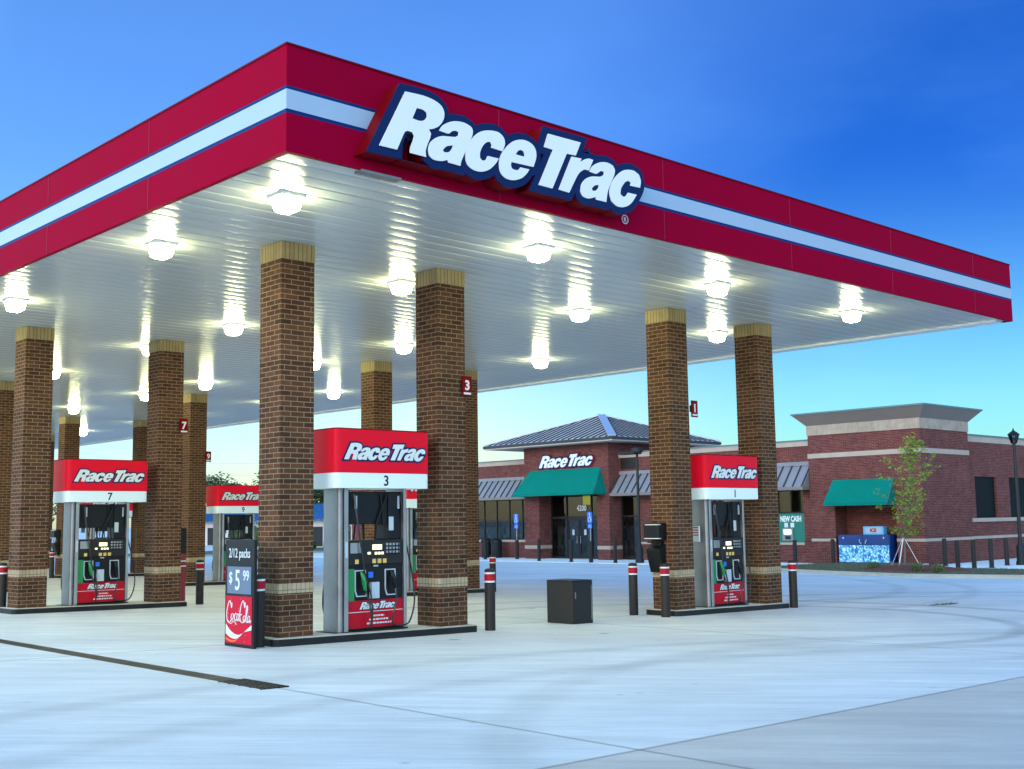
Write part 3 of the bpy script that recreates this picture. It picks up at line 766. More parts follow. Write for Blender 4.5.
# ------------------------------------------------------------------ fuel dispensers
def make_pump(front, back):
    t = thing('fuel_pump', '', 'fuel pump', (0, 0, 0), 'fuel pumps under the canopy')
    # x runs along the island from the inner face of the first column; y = 0 is the island centre line
    def rrect(x0, x1, y0, y1, r, left_only=False):
        P = []
        cs = ((x1, y0, r if not left_only else .01, -90), (x1, y1, r if not left_only else .01, 0), (x0, y1, r, 90), (x0, y0, r, 180))
        for X, Y, R, a0 in cs:
            cx = X - R if X == x1 else X + R; cy = Y - R if Y == y1 else Y + R
            for q in range(6):
                a = math.radians(a0 + 18*q); P.append((cx + R*math.cos(a), cy + R*math.sin(a)))
        return P
    pm = MB(); pm.smooth = True; pm.prism(rrect(.965, 1.05, -.20, .20, .05), 0, 1.945); obj('side_post', pm, M['steel_side'], t)
    pm = MB(); pm.box(1.05, 1.115, -.205, .205, 0, 1.945); obj('post_trim', pm, M['steel'], t, bevel=.004)
    pm = MB(); pm.box(2.06, 2.11, -.205, .205, 0, 1.945); obj('post_trim', pm, M['steel'], t, bevel=.004)
    pm = MB(); pm.box(1.115, 2.06, -.165, .165, .02, 1.235); obj('cabinet', pm, M['black'], t, bevel=.008)
    pm = MB(); pm.box(1.83, 2.06, -.15, .15, 1.235, 1.90); pm.box(1.115, 1.83, -.13, .13, 1.45, 1.90); obj('hose_housing', pm, M['black'], t, bevel=.01)
    pm = MB(); pm.box(.88, 2.12, -.22, .22, 0.0, .02); obj('plinth', pm, M['dark'], t)
    # sign box: red over white, rounded corners
    bx = lambda e: rrect(.80 - e, 2.43 + e, -.36 - e, .36 + e, .10)
    pm = MB(); pm.smooth = True; pm.prism(bx(0), 2.145, 2.735); rb = obj('sign_red_band', pm, M['red_sign'], t)
    pm = MB(); pm.smooth = True; pm.prism(bx(-.004), 1.94, 2.145); wb_ = obj('sign_white_band', pm, M['white_sign'], t)
    pm = MB(); pm.prism(bx(.004), 2.735, 2.748); obj('sign_lid', pm, M['red_body'], t)
    for side in (0, 1):
        R_ = Matrix.Identity(4) if side == 0 else T(3.23, 0, 0) @ Rz(PI)      # turned about x = 1.6
        def X(v): return v
        def P(mb, name, m, bevel=0, par=t): return obj(name, mb, M[m], par, bevel)
        yf = -.166
        # sign lettering
        small_logo(t, 1.40, R_ @ FACE_Y @ T(.925, 2.31, .36), 0.0, off=.075)
        a, b = text_mesh(front if side == 0 else back, .20, .003, .003); P(MB().add(a, b, R_ @ FACE_Y @ T(1.64, 1.975, .357)), 'numeral', 'black')
        # lower red panel
        P(MB().box(1.118, 2.057, yf - .012, yf, .05, .42, R_), 'lower_panel', 'pump_red', .003)
        small_logo(t, .60, R_ @ FACE_Y @ T(1.31, .295, .178), 0.0, backing='navy', off=.04)
        w = MB(); w.box(1.118, 2.057, yf - .0135, yf - .011, .262, .270, R_)
        for z_, x0, x1 in ((.195, 1.55, 1.73), (.145, 1.48, 1.80), (.095, 1.44, 1.86)):
            xx = x0
            rr_ = random.Random(int(z_*1000))
            while xx < x1:
                l = rr_.uniform(.02, .05); w.box(xx, min(x1, xx + l), yf - .014, yf - .011, z_, z_ + .022, R_); xx += l + .012
        P(w, 'small_print', 'poster_white')
        # nozzle bay
        P(MB().box(1.118, 1.235, yf - .010, yf, .42, .85, R_), 'green_panel', 'green', .003)
        for hx, green in ((1.29, True), (1.80, False)):
            bt = MB(); fr = [(hx - .02, .47), (hx + .15, .47), (hx + .13, .83), (hx - .05, .83), (hx - .05, .55)]
            fi = [(hx - .008, .485), (hx + .137, .485), (hx + .117, .815), (hx - .036, .815), (hx - .036, .555)]
            a, b = curve_mesh([fr, fi], .014, 0, 0); bt.add(a, b, R_ @ FACE_Y @ T(0, 0, .166))
            P(bt, 'holster', 'paper')
            nz = MB()
            c0 = (hx + .045, yf - .03)
            nz.tube([(c0[0], c0[1], .80), (c0[0] + .01, c0[1] - .03, .74), (c0[0] + .015, c0[1] - .045, .66), (c0[0] + .03, c0[1] - .05, .56)], [.018, .03, .034, .022], 8, R_)
            nz.tube([(c0[0] - .02, c0[1] - .04, .73), (c0[0] - .03, c0[1] - .075, .66), (c0[0] + .01, c0[1] - .07, .58)], .009, 6, R_)
            nz.smooth = True
            P(nz, 'nozzle', 'green' if green else 'black')
            h = MB(); h.smooth = True
            if green:
                pts = [(hx + .075, yf - .08, .56), (hx + .13, yf - .10, .42), (hx + .15, yf - .11, .22), (hx + .13, yf - .12, .04), (hx + .02, yf - .12, .03), (hx - .12, yf - .08, .2)]
                pts = [(hx + .075, yf - .08, .56), (hx + .12, yf - .11, .40), (hx + .15, yf - .12, .18), (hx + .16, yf - .10, .05), (hx + .0, yf - .03, .9), (1.30, yf + .02, 1.86)][:4]
                h.tube(spline(pts), .012, 7, R_)
                h.tube(spline([(1.22, yf - .02, 1.86), (1.25, yf - .06, 1.5), (1.31, yf - .07, 1.1), (1.38, yf - .06, .75), (1.45, yf - .09, .5), (1.47, yf - .10, .2), (1.44, yf - .08, .06)]), .012, 7, R_)
            else:
                h.tube(spline([(hx + .10, yf - .07, .55), (hx + .06, yf - .12, .40), (hx + .0, yf - .12, .18), (hx + .02, yf - .10, .08), (2.05, yf - .06, .05), (2.18, yf - .03, .12), (2.26, yf - .02, .38), (2.22, yf - .02, .75), (2.10, yf - .02, 1.25), (2.02, yf - .02, 1.86)]), .012, 7, R_)
            P(h, 'hose', 'hose')
        P(MB().box(1.49, 1.62, yf - .06, yf, .44, .66, R_), 'receipt_bin', 'paper', .004)
        P(MB().box(1.47, 1.55, yf - .008, yf, .72, .80, R_), 'sticker', 'can_blue')
        # control panel
        P(MB().box(1.118, 2.057, yf - .03, yf, .905, 1.235, R_), 'control_panel', 'dark', .006)
        y2 = yf - .032
        P(MB().box(1.52, 1.68, y2 - .004, y2, 1.10, 1.17, R_), 'display', 'lcd')
        P(MB().box(1.44, 1.49, y2 - .003, y2, 1.04, 1.07, R_), 'price_display', 'lcd')
        for q in range(3): P(MB().box(1.56 + q*.055, 1.60 + q*.055, y2 - .003, y2, 1.035, 1.068, R_), 'price_display', 'lcd')
        w = MB(); w.box(1.15, 1.33, y2 - .004, y2, 1.06, 1.20, R_); P(w, 'card_reader', 'steel')
        P(MB().box(1.755, 1.987, y2 - .004, y2, 1.03, 1.186, R_), 'keypad', 'key_grid')
        for q in (1.23, 1.52, 1.61, 1.70): P(MB().box(q, q + .06, y2 - .004, y2 + .012, .915, .975, R_), 'grade_button', 'button', .003)
        P(MB().box(1.56, 1.64, yf - .003, yf, .87, .89, R_), 'brand_plate', 'paper')
        P(MB().box(1.062, 1.105, -.209, -.205, 1.00, 1.22, R_), 'notice', 'paper')
        P(MB().box(1.84, 1.92, -.153, -.15, 1.36, 1.55, R_), 'price_card', 'paper')
        w = MB(); w.box(1.265, 1.285, -.17, -.13, 1.66, 1.84, R_); w.box(1.99, 2.01, -.17, -.15, 1.66, 1.84, R_); P(w, 'hose_clamp', 'paper')
        w = MB(); w.tube([(1.80, -.16, 1.86), (1.62, -.15, 1.46), (1.60, -.15, 1.24)], .018, 6, R_); w.tube([(1.70, -.15, 1.86), (1.78, -.15, 1.24)], .012, 6, R_); P(w, 'hose_strut', 'black')
    return t
PL = {(0,0): 'fuel pump 3 in the centre foreground between two brick columns', (1,0): 'fuel pump 1 on the right-hand island near the shop',
      (0,1): 'fuel pump 7 on the left island between two brick columns', (1,1): 'fuel pump 5, a mere sliver seen right behind pump 3',
      (1,2): 'fuel pump 9 half hidden behind the cola price sign', (0,2): 'fuel pump 11 beyond the left edge column', (1,3): 'fuel pump 13 far off behind pump 7'}
NUM = {(0,0): 3, (1,0): 1, (1,1): 5, (0,1): 7, (1,2): 9, (0,2): 11, (1,3): 13}
for (i, j), n_ in NUM.items():
    if n_ in (11,): continue
    t = None
    if n_ == 3:
        t = proto = make_pump('3', '4')
    else:
        t = copy_tree(proto, (0, 0, 0), '')
        # own numerals
        sides = [(str(n_), 0), (str(n_ + 1), 1)]; q = 0
        for ch in [c for c in t.children if c.name.startswith('numeral')]:
            s_, sd = sides[q]; q += 1
            R_ = Matrix.Identity(4) if sd == 0 else T(3.23, 0, 0) @ Rz(PI)
            a, b = text_mesh(s_, .20, .003, .003)
            ch.data = mesh_of('numeral', MB().add(a, b, R_ @ FACE_Y @ T(1.64, 1.975, .357)), M['black'])
    t['label'] = PL[(i, j)]
    u0 = U0 + i*BI + (0.03 if i else -0.0); uc = u0 + 1.6
    t.location = (u0, VC + j*BJ, zt(uc) + 0.0)
# red warning notice on the post of pump 1
nt_ = thing('warning_notice', 'small white and red notice stuck on the steel post of pump 1', 'notice', (U0 + BI + .90, VC, zt(U0 + BI + 1.6) + 1.38))
obj('sheet', MB().box(-.006, .027, -.10, .10, -.20, .08), M['poster_white'], nt_)
m = MB()
for q in range(4): m.box(-.009, -.006, -.085, .085, .045 - q*.045, .062 - q*.045)
obj('print', m, M['bollard_red'], nt_)

# ------------------------------------------------------------------ bollards by the islands
def make_bollard(striped=True, h=.885):
    t = thing('bollard', '', 'bollard', (0, 0, 0), 'dark bollards guarding the pump islands')
    r = .079
    m = MB(); m.smooth = True
    m.lathe([(r, -.02), (r, h - .02), (r*.93, h + .003), (r*.6, h + .018), (.005, h + .022)], 20); obj('post', m, M['bollard'], t)
    if striped:
        m = MB(); m.smooth = True; m.lathe([(r + .002, h - .16), (r + .002, h - .06)], 20); obj('red_band', m, M['bollard_red'], t)
        for z_ in (h - .06, h - .185):
            m = MB(); m.smooth = True; m.lathe([(r + .0025, z_), (r + .0025, z_ + .025)], 20); obj('white_band', m, M['poster_white'], t)
    return t
BO = [(1.80, 3.42, 'dark striped bollard touching the right side of the cola price sign'),
      (5.64, 3.30, 'dark striped bollard right of the pump 3 island, nearest to it'),
      (9.68, 4.02, 'dark striped bollard standing alone just left of the pump 1 island'),
      (9.68, 3.30, 'dark striped bollard in front of the left column of pump 1'),
      (13.44, 3.24, 'dark striped bollard right of the last column before the cash machine'),
      (13.68, 12.10, 'farther striped bollard half hidden behind the bollard right of pump 3'),
      (5.86, 12.42, 'dark striped bollard right of the pump 7 island'),
      (2.0, 12.70, 'dark striped bollard cut by the left edge of the photo'),
      (9.75, 20.9, 'far striped bollard left of the pump 9 island'),
      (9.75, 12.6, 'far striped bollard before the pump 5 island'),
      (9.75, 29.6, 'far striped bollard by the column seen left of pump 7')]
b0 = None
for (u, v, lab) in BO:
    if b0 is None: b0 = make_bollard(); b0.location = (u, v, ground_z(u)); b0['label'] = lab
    else: copy_tree(b0, (u, v, ground_z(u)), lab)

# price board with the cola poster: faces -X, stands before the near island
pb = thing('price_board', 'upright black price board with red cola poster, 2/12 packs $5.99', 'sign board', (1.60, 3.55, ground_z(1.6)))
Bw = .355
obj('board', MB().box(0, .045, -Bw, Bw, 0, 1.345), M['black'], pb, bevel=.008)
F = FACE_X
def pbx(name, x0, x1, z0, z1, m, y0=.001, y1=.006): return obj(name, MB().box(-y1, -y0, -x1, -x0, z0, z1), M[m], pb)
pbx('price_panel', -.29, .29, .665, 1.005, 'price_grey')
pbx('poster', -.315, .315, .045, .635, 'cola_red')
m = MB(); a, b = text_mesh('2/12 packs', .165, .003, .001, xs=.74); m.add(a, b, F @ T(0, 1.12, .002)); obj('packs_lettering', m, M['poster_white'], pb)
m = MB(); a, b = text_mesh('$', .20, .003, .002, xs=.85); m.add(a, b, F @ T(-.20, .80, .008)); a, b = text_mesh('5', .36, .003, .004, xs=.75); m.add(a, b, F @ T(-.03, .715, .008))
a, b = text_mesh('99', .18, .003, .002, xs=.85); m.add(a, b, F @ T(.175, .835, .008)); obj('price_lettering', m, M['poster_white'], pb)
# flowing script, drawn as ribbon strokes
def ribbon(mb, pts, w, Mx, z):
    P = spline([(x, y, 0) for x, y in pts], 5)
    for i in range(len(P) - 1):
        d = (P[i+1] - P[i]); 
        if d.length < 1e-6: continue
        nrm = Vector((-d.y, d.x, 0)).normalized()
        ww = w * (0.55 + 0.65 * abs(nrm.x)); e = d.normalized() * w * .25
        z_ = z + .0001 * (i % 2)
        mb.quad(*(tuple(q + Vector((0, 0, z_))) for q in (P[i] - nrm*ww - e, P[i+1] - nrm*ww + e, P[i+1] + nrm*ww + e, P[i] + nrm*ww - e)), Mx)
sc = MB(); Z = T(0, .30, .0068)
def script(strokes, ox, s, oy=0):
    for st in strokes:
        ribbon(sc, [(ox + x*s, oy + y*s) for x, y in st], .0075, F @ Z, .0)
Cc = [[(.45, .95), (.55, 1.05), (.50, .80), (.35, 1.15), (.12, .9), (.0, .45), (.08, .08), (.3, .0), (.55, .2)]]
oo = [[(.22, .42), (.05, .35), (.0, .12), (.12, .0), (.26, .15), (.28, .36), (.20, .44), (.3, .38), (.42, .34)]]
cc = [[(.26, .40), (.16, .45), (.03, .28), (.05, .05), (.18, .0), (.34, .18)]]
aa = [[(.26, .40), (.12, .45), (.0, .2), (.08, .0), (.22, .18), (.30, .45), (.26, .10), (.34, .0), (.46, .16)]]
ll = [[(.0, .1), (.14, .5), (.26, 1.0), (.16, 1.08), (.06, .7), (.06, .12), (.16, .0), (.28, .15)]]
s_ = .22
script(Cc, -.295, .235); script(oo, -.185, s_*.9, .03); script(cc, -.105, s_*.9, .03); script(aa, -.045, s_*.85, .03)
script([[(0, 0), (.2, .06)]], .035, s_, .10)
script(Cc, .03, .235, .012); script(oo, .11, s_*.85, .02); script(ll, .17, s_*.85, .02); script(aa, .215, s_*.8, .02)
ribbon(sc, [(-.27, .03), (-.2, -.015), (-.12, .02), (-.05, -.02)], .006, F @ Z, .0)
obj('script_lettering', sc, M['poster_white'], pb)
wv = MB()
a, b = curve_mesh([smooth_poly([(-.313, .285), (-.24, .225), (-.12, .17), (0, .155), (.10, .18), (.20, .23), (.313, .29), (.313, .23), (.24, .215), (.12, .19), (.05, .145), (-.06, .105), (-.18, .11), (-.313, .16)])], .002, 0, .0065); wv.add(a, b, F)
obj('poster_wave', wv, M['poster_white'], pb)
wv = MB(); a, b = curve_mesh([smooth_poly([(-.313, .115), (-.2, .085), (-.1, .085), (.0, .12), (-.08, .07), (-.18, .06), (-.313, .085)])], .002, 0, .0065); wv.add(a, b, F)
obj('poster_swoosh', wv, M['orange'], pb)
wv = MB()
rs = random.Random(8)
for q in range(26):
    x, z = rs.uniform(-.28, .28), rs.uniform(.07, .66); r = rs.uniform(.003, .006)
    wv.add([(-.0066, x + r*math.cos(2*PI*k/6), z + r*math.sin(2*PI*k/6)) for k in range(6)], [tuple(range(6))])
obj('poster_drops', wv, M['poster_white'], pb)

# squat dark cabinet standing on the apron between the islands
cb = thing('storage_cabinet', 'squat black box cabinet standing alone on the concrete between pumps 3 and 1', 'cabinet', (7.62, 3.55, ground_z(7.6)))
obj('body', MB().box(-.27, .19, -.30, .28, 0, .665), M['bollard'], cb, bevel=.01)
obj('lid', MB().box(-.272, .192, -.302, .282, .667, .682), M['dark'], cb, bevel=.005)
obj('door', MB().box(-.25, .17, -.312, -.30, .03, .64), M['dark'], cb, bevel=.004)
obj('edge_strip', MB().box(.140, .152, -.317, -.312, .05, .60), M['steel_side'], cb)
obj('door_handle', MB().box(-.235, -.215, -.322, -.312, .40, .50), M['steel_side'], cb)

# towel dispenser and squeegee bucket
def make_washer(loc, rz, lab):
    t = thing('windscreen_wash_station', lab, 'wash station', loc, 'windscreen wash stations on the islands', rz)
    # hangs on a wall at x = 0, sticks out towards -x
    m = MB(); m.box(-.23, 0, -.17, .17, 1.21, 1.50); obj('towel_box', m, M['black'], t, bevel=.012)
    m = MB(); m.box(-.233, -.17, -.173, .13, 1.465, 1.48); m.box(-.233, -.17, -.173, .15, 1.225, 1.24); obj('white_slot', m, M['poster_white'], t)
    m = MB(); m.box(-.08, 0, -.10, .10, .72, 1.18); obj('back_plate', m, M['black'], t)
    m = MB(); Q = Matrix.Rotation(PI/2, 4, 'X')
    m.prism([(-.02, .66), (-.09, .64), (-.19, .97), (-.21, 1.04), (-.02, 1.14)], -.15, .15, Q); obj('squeegee_bucket', m, M['black'], t, bevel=.01)
    m = MB(); m.tube([(-.12, .03, .9), (-.16, .05, 1.16)], .012, 6); m.tube([(-.16, -.05, 1.16), (-.16, .14, 1.165)], .012, 6); obj('squeegee', m, M['hose'], t)
    return t
u1 = U0 + BI
make_washer((u1, VC + .08, zt(u1)), 0, 'black towel dispenser and bucket on the column left of pump 1')
make_washer((U0 + BI, VC + 3*BJ, zt(u1)), 0, 'distant black wash station on the column seen left of pump 7')
tb = thing('fire_extinguisher_post', 'narrow black and red post fixed to the column right of pump 7', 'extinguisher post', (U0 + CD + CS, VC + BJ - .12, zt(5.3)))
obj('post', MB().box(.0, .14, -.09, .09, .0, .96), mat('extinguisher_red', (0.18, 0.006, 0.012), .5), tb, bevel=.01)
obj('hood', MB().box(-.0, .15, -.10, .10, .93, 1.45), M['black'], tb, bevel=.02)
obj('stripe', MB().box(.0, .143, -.093, .093, .78, .80).box(.0, .143, -.093, .093, .68, .70), M['poster_white'], tb)

# ------------------------------------------------------------------ the shop
SHO = (38.0, 33.0, SITE)
shop = thing('convenience_store', 'long red brick shop with hipped metal tower roof and tan-corniced end block', 'shop', SHO)
Q = T(-38.0, -33.0, -SITE)
Z0 = SITE - .05
UW, UT, UB = 38.6, 37.8, 38.3
VR, VS = 18.76, 13.54        # right end block; side wall
def S(name, mb, m, bevel=0, par=None, label=None): return obj(name, mb, M[m], par or shop, bevel, label)
def SB(name, m, boxes, bevel=0):
    """one part per box"""
    for b in boxes: S(name, MB().box(*b, Q), m, bevel)
w = MB()
def wall_u(u, th, v0, v1, z0, z1): SB('wall', 'shop_brick', [(u, u + th, v0, v1, z0, z1)])
# wings (front plane u = UW): stall riser, head wall, piers
for (v0, v1, riser) in ((36.1, 47.4, .35), (18.76, 28.75, .28)):
    wall_u(UW, .3, v0, v1, Z0, riser)
    wall_u(UW, .3, v0, v1, 2.68, 4.58)
wall_u(UW, .3, 28.75, 30.0, 2.68, 4.58)
for v0, v1 in ((46.9, 47.4), (41.4, 41.9), (18.76, 19.30), (24.2, 24.7), (28.0, 28.75)):
    wall_u(UW, .3, v0, v1, .28, 2.68)
# tower
SB('entrance_pier', 'shop_brick', [(UT, UT + .9, 35.0, 36.1, Z0, 2.86), (UT, UT + .9, 30.0, 30.84, Z0, 2.86)])
SB('tower_wall', 'shop_brick', [(UT, 44.8, 30.0, 36.1, 2.86, 5.36)])
# end blocks
def endblock(v0, v1, alc):
    a0, a1 = alc; w = MB()
    w.box(UB, UB + .9, v0, a0, Z0, 2.25, Q); w.box(UB, UB + .9, a1, v1, Z0, 2.25, Q)
    w.box(UB, UB + .9, v0, v1, 2.25, 4.99, Q)
    w.box(UB + .9, 42.45, v0, v1, Z0, 4.99, Q); S('end_block_wall', w, 'shop_brick')
endblock(VS, VR, (14.76, 17.57)); endblock(47.4, 52.6, (48.6, 51.4))
# right-hand side wall with two louvred openings
sv_ = 13.80
def wall_v(v, u0, u1, z0, z1): SB('wall', 'shop_brick', [(u0, u1, v, v + .3, z0, z1)])
wall_v(sv_, 42.45, 43.40, Z0, 4.62); wall_v(sv_, 43.40, 58, Z0, 1.20); wall_v(sv_, 43.40, 58, 3.12, 4.62)
for a, b in ((45.45, 46.75), (48.8, 50.1), (52.15, 58)): wall_v(sv_, a, b, 1.20, 3.12)
SB('wall', 'shop_brick', [(57.7, 58, 14.1, 52.6, Z0, 4.62), (42.45, 57.7, 52.0, 52.3, Z0, 4.62)])
SB('flat_roof', 'far_wall', [(39.2, 57.7, 18.8, 30, 4.1, 4.25), (39.2, 57.7, 36.1, 47.4, 4.1, 4.25), (44.8, 57.7, 30, 36.1, 4.1, 4.25), (42.45, 57.7, 14.1, 18.8, 4.1, 4.25), (42.45, 57.7, 47.4, 52, 4.1, 4.25)])
# stone trim
SB('parapet_band', 'stone', [(UW - .02, UW + .32, a, b, 4.58, 4.80) for a, b in ((36.1, 47.4), (18.76, 30.0))] + [(42.45, 58.0, sv_ - .02, sv_ + .32, 4.62, 4.88)])
SB('coping', 'coping', [(UW - .06, UW + .36, a, b, 4.80, 4.86) for a, b in ((36.1, 47.4), (18.76, 30.0))] + [(42.45, 58.05, sv_ - .06, sv_ + .36, 4.88, 4.95)])
for v0, v1 in ((VS, VR), (47.4, 52.6)):
    w = MB(); w.box(UB - .025, UB + .1, v0 - .025, v1 + .025, 4.00, 4.20, Q)
    w.box(UB + .1, 42.45, v0 - .025, v0 + .1, 4.00, 4.20, Q); S('stone_band', w, 'stone')
SB('stone_band', 'stone', [(UB - .02, UB + .05, a - (.02 if a == VS else 0), b, .44, .56) for a, b in ((VS, 14.76), (17.57, VR))] + [(UB + .05, 42.45, VS - .02, VS + .05, .44, .56), (42.45, 58, sv_ - .02, sv_ + .05, .44, .56)])
SB('pier_band', 'stone', [(UT - .02, UT + .92, 34.98, 36.12, .02, .20), (UT - .02, UT + .92, 29.98, 30.86, .02, .20)])
SB('window_sill', 'stone', [(UW - .05, UW + .10, 36.12, 46.9, .35, .47), (UW - .05, UW + .10, 19.30, 28.75, .28, .38), (42.8, 53, sv_ - .06, sv_ + .08, 1.17, 1.33)])
for v0, v1 in ((VS, VR), (47.4, 52.6)):
    w = MB(); w.box(UB - .03, 42.48, v0 - .03, v1 + .03, 4.99, 5.42, Q); S('frieze', w, 'stone_frieze')
    w = MB(); e = .47
    w.prism([(UB - .04, v0 - .04), (42.49, v0 - .04), (42.49, v1 + .04), (UB - .04, v1 + .04)], 5.42, 5.88, Q, [(UB - e, v0 - e), (42.45 + e, v0 - e), (42.45 + e, v1 + e), (UB - e, v1 + e)])
    S('cornice', w, 'cornice')
    w = MB(); e = .50; w.box(UB - e, 42.45 + e, v0 - e, v1 + e, 5.88, 5.945, Q); S('cornice_cap', w, 'coping')
# hipped roof on the tower
eu0, eu1, ev0, ev1 = 36.9, 45.6, 28.9, 38.3
ax, ay, az_ = 41.2, 33.5, 7.12
w = MB(); w.box(eu0, eu1, ev0, ev1, 5.36, 5.42, Q); S('soffit', w, 'soffit')
w = MB(); w.box(eu0 - .05, eu1 + .05, ev0 - .05, ev1 + .05, 5.42, 5.56, Q); S('gutter', w, 'seam', .01)
zr = 5.562
cor = [(eu0, ev0), (eu1, ev0), (eu1, ev1), (eu0, ev1)]
w = MB(); vs_ = [(a, b, zr) for a, b in cor] + [(ax, ay, az_)]
w.add(vs_, [(0, 1, 4), (1, 2, 4), (2, 3, 4), (3, 0, 4), (3, 2, 1, 0)], Q); S('tower_roof', w, 'roof_metal')
w = MB()
def rib(p, q, wd, h, mb):
    p, q = Vector(p), Vector(q); d = (q - p).normalized(); s = d.cross(Vector((0, 0, 1))).normalized() * wd / 2; n_ = s.cross(d).normalized() * h
    if n_.z < 0: n_ = -n_
    a = [p - s, p + s, q + s, q - s]; mb.add([tuple(x) for x in a] + [tuple(x + n_) for x in a], [(0,1,2,3),(7,6,5,4),(0,4,5,1),(1,5,6,2),(2,6,7,3),(3,7,4,0)], Q)
def ribs(a, b, step=.41):
    A = Vector((*a, zr)); B = Vector((*b, zr)); L = (B - A).length; apex = Vector((ax, ay, az_)); dirn = (B - A) / L
    foot = (apex - A).dot(dirn); n_ = int(L / step)
    for k in range(1, n_):
        s = L * k / n_; f = s / foot if s < foot else (L - s) / (L - foot)
        base = A + dirn * s; top = base + (apex - (A + dirn * foot)) * f
        if f > .04: rib(base, top, .045, .05, w)
ribs(cor[3], cor[0]); ribs(cor[0], cor[1]); ribs(cor[1], cor[2]); ribs(cor[2], cor[3])
S('roof_seam', w, 'seam')
w = MB()
for i, c in enumerate(cor): rib((c[0], c[1], zr + .02), (ax, ay, az_ + .02), .40 if i == 0 else .22, .07, w)
S('ridge_cap', w, 'ridge')
# lean-to metal canopies over the wing windows
def mansard(v0, v1):
    w = MB(); zt_, zb_, ut, ub = 3.72, 2.80, UW - .02, UW - .78
    w.add([(ut, v0, zt_), (ut, v1, zt_), (ub, v1, zb_), (ub, v0, zb_), (ut, v0, zb_), (ut, v1, zb_)], [(0, 3, 2, 1), (0, 4, 3), (1, 2, 5), (0, 1, 5, 4)], Q)
    o = S('window_canopy', w, 'lean_metal')
    w = MB(); w.box(ub - .03, UW - .02, v0, v1, 2.66, 2.80, Q); obj('fascia_board', w, M['cornice'], o)
    w = MB(); w.box(UW - .06, UW - .003, v0, v1, 3.72, 3.90, Q); obj('flashing', w, M['lean_metal'], o)
    w = MB(); n_ = int((v1 - v0) / .46)
    for k in range(n_ + 1):
        v = v0 + .05 + (v1 - v0 - .1) * k / n_
        p, q = Vector((ub, v, zb_)), Vector((ut, v, zt_)); rib(p, q, .05, .05, w)
    obj('roof_seam', w, M['seam'], o)
mansard(36.12, 47.38); mansard(18.79, 29.96)
w = MB(); w.box(UW - .05, UW - .003, 28.75, 29.85, 4.02, 4.56, Q); S('louvre', w, 'frame')
# glazing
def window(v0, v1, z0, z1, n_, u=UW + .12, transom=None):
    f = MB(); t = .05
    f.box(u - .04, u + .04, v0, v1, z0, z0 + t, Q); f.box(u - .04, u + .04, v0, v1, z1 - t, z1, Q)
    for k in range(n_ + 1):
        v = v0 + (v1 - v0 - t) * k / n_
        f.box(u - .04, u + .04, v, v + t, z0 + t, z1 - t, Q)
    fo = S('window', f, 'frame')
    if transom:
        f = MB()
        for k in range(n_):
            a = v0 + (v1 - v0 - t) * k / n_ + t; b = v0 + (v1 - v0 - t) * (k + 1) / n_
            f.box(u - .035, u + .035, a, b, transom, transom + .06, Q)
        obj('transom', f, M['frame'], fo)
    gl = MB(); gl.quad((u, v0, z0), (u, v0, z1), (u, v1, z1), (u, v1, z0), Q); obj('pane', gl, M['glass'], fo)
    return fo
window(36.15, 41.4, .47, 2.68, 5); window(41.9, 46.9, .47, 2.68, 4)
window(20.75, 24.2, .38, 2.68, 3); window(24.7, 28.0, .38, 2.68, 3)
# window above the cash machine
window(19.30, 20.75, 1.66, 2.68, 1)
# entrance: sidelights, double door, tall transoms with mullions
ue = 38.75
fr = MB()
for v in (30.86, 32.05, 33.82, 34.93): fr.box(ue - .05, ue + .05, v, v + .07, SITE, 2.86, Q)
fr.box(ue - .05, ue + .05, 30.86, 35.0, 1.57, 1.70, Q); fr.box(ue - .05, ue + .05, 30.86, 35.0, 2.76, 2.86, Q)
fr.box(ue - .04, ue + .04, 30.93, 32.05, SITE, SITE + .12, Q); fr.box(ue - .04, ue + .04, 33.89, 34.93, SITE, SITE + .12, Q)
S('entrance_frame', fr, 'frame')
gl = MB(); gl.quad((ue, 30.93, 1.70), (ue, 30.93, 2.76), (ue, 34.93, 2.76), (ue, 34.93, 1.70), Q)
gl.quad((ue, 30.93, SITE), (ue, 30.93, 1.57), (ue, 32.05, 1.57), (ue, 32.05, SITE), Q); gl.quad((ue, 33.89, SITE), (ue, 33.89, 1.57), (ue, 34.93, 1.57), (ue, 34.93, SITE), Q)
S('entrance_pane', gl, 'glass')
for v0, v1, hs in ((32.13, 32.95, 1), (32.98, 33.81, -1)):
    dm = MB(); t = .07
    dm.box(ue - .03, ue + .03, v0, v0 + t, SITE + .02, 1.56, Q); dm.box(ue - .03, ue + .03, v1 - t, v1, SITE + .02, 1.56, Q)
    dm.box(ue - .03, ue + .03, v0 + t, v1 - t, SITE + .02, SITE + .22, Q); dm.box(ue - .03, ue + .03, v0 + t, v1 - t, 1.46, 1.56, Q)
    do = S('door', dm, 'frame')
    gl = MB(); gl.quad((ue, v0 + t, SITE + .22), (ue, v0 + t, 1.46), (ue, v1 - t, 1.46), (ue, v1 - t, SITE + .22), Q); obj('pane', gl, M['glass'], do)
    hv = v1 - .12 if hs > 0 else v0 + .12
    hm = MB(); hm.tube([(ue - .03, hv, .3), (ue - .09, hv, .3), (ue - .09, hv, .65), (ue - .03, hv, .65)], .014, 6, Q); obj('handle', hm, M['steel'], do)
    hm = MB(); hm.box(ue - .036, ue - .030, (v0+v1)/2 - .08, (v0+v1)/2 + .08, .72, 1.0, Q); obj('sticker', hm, M['paper'], do)
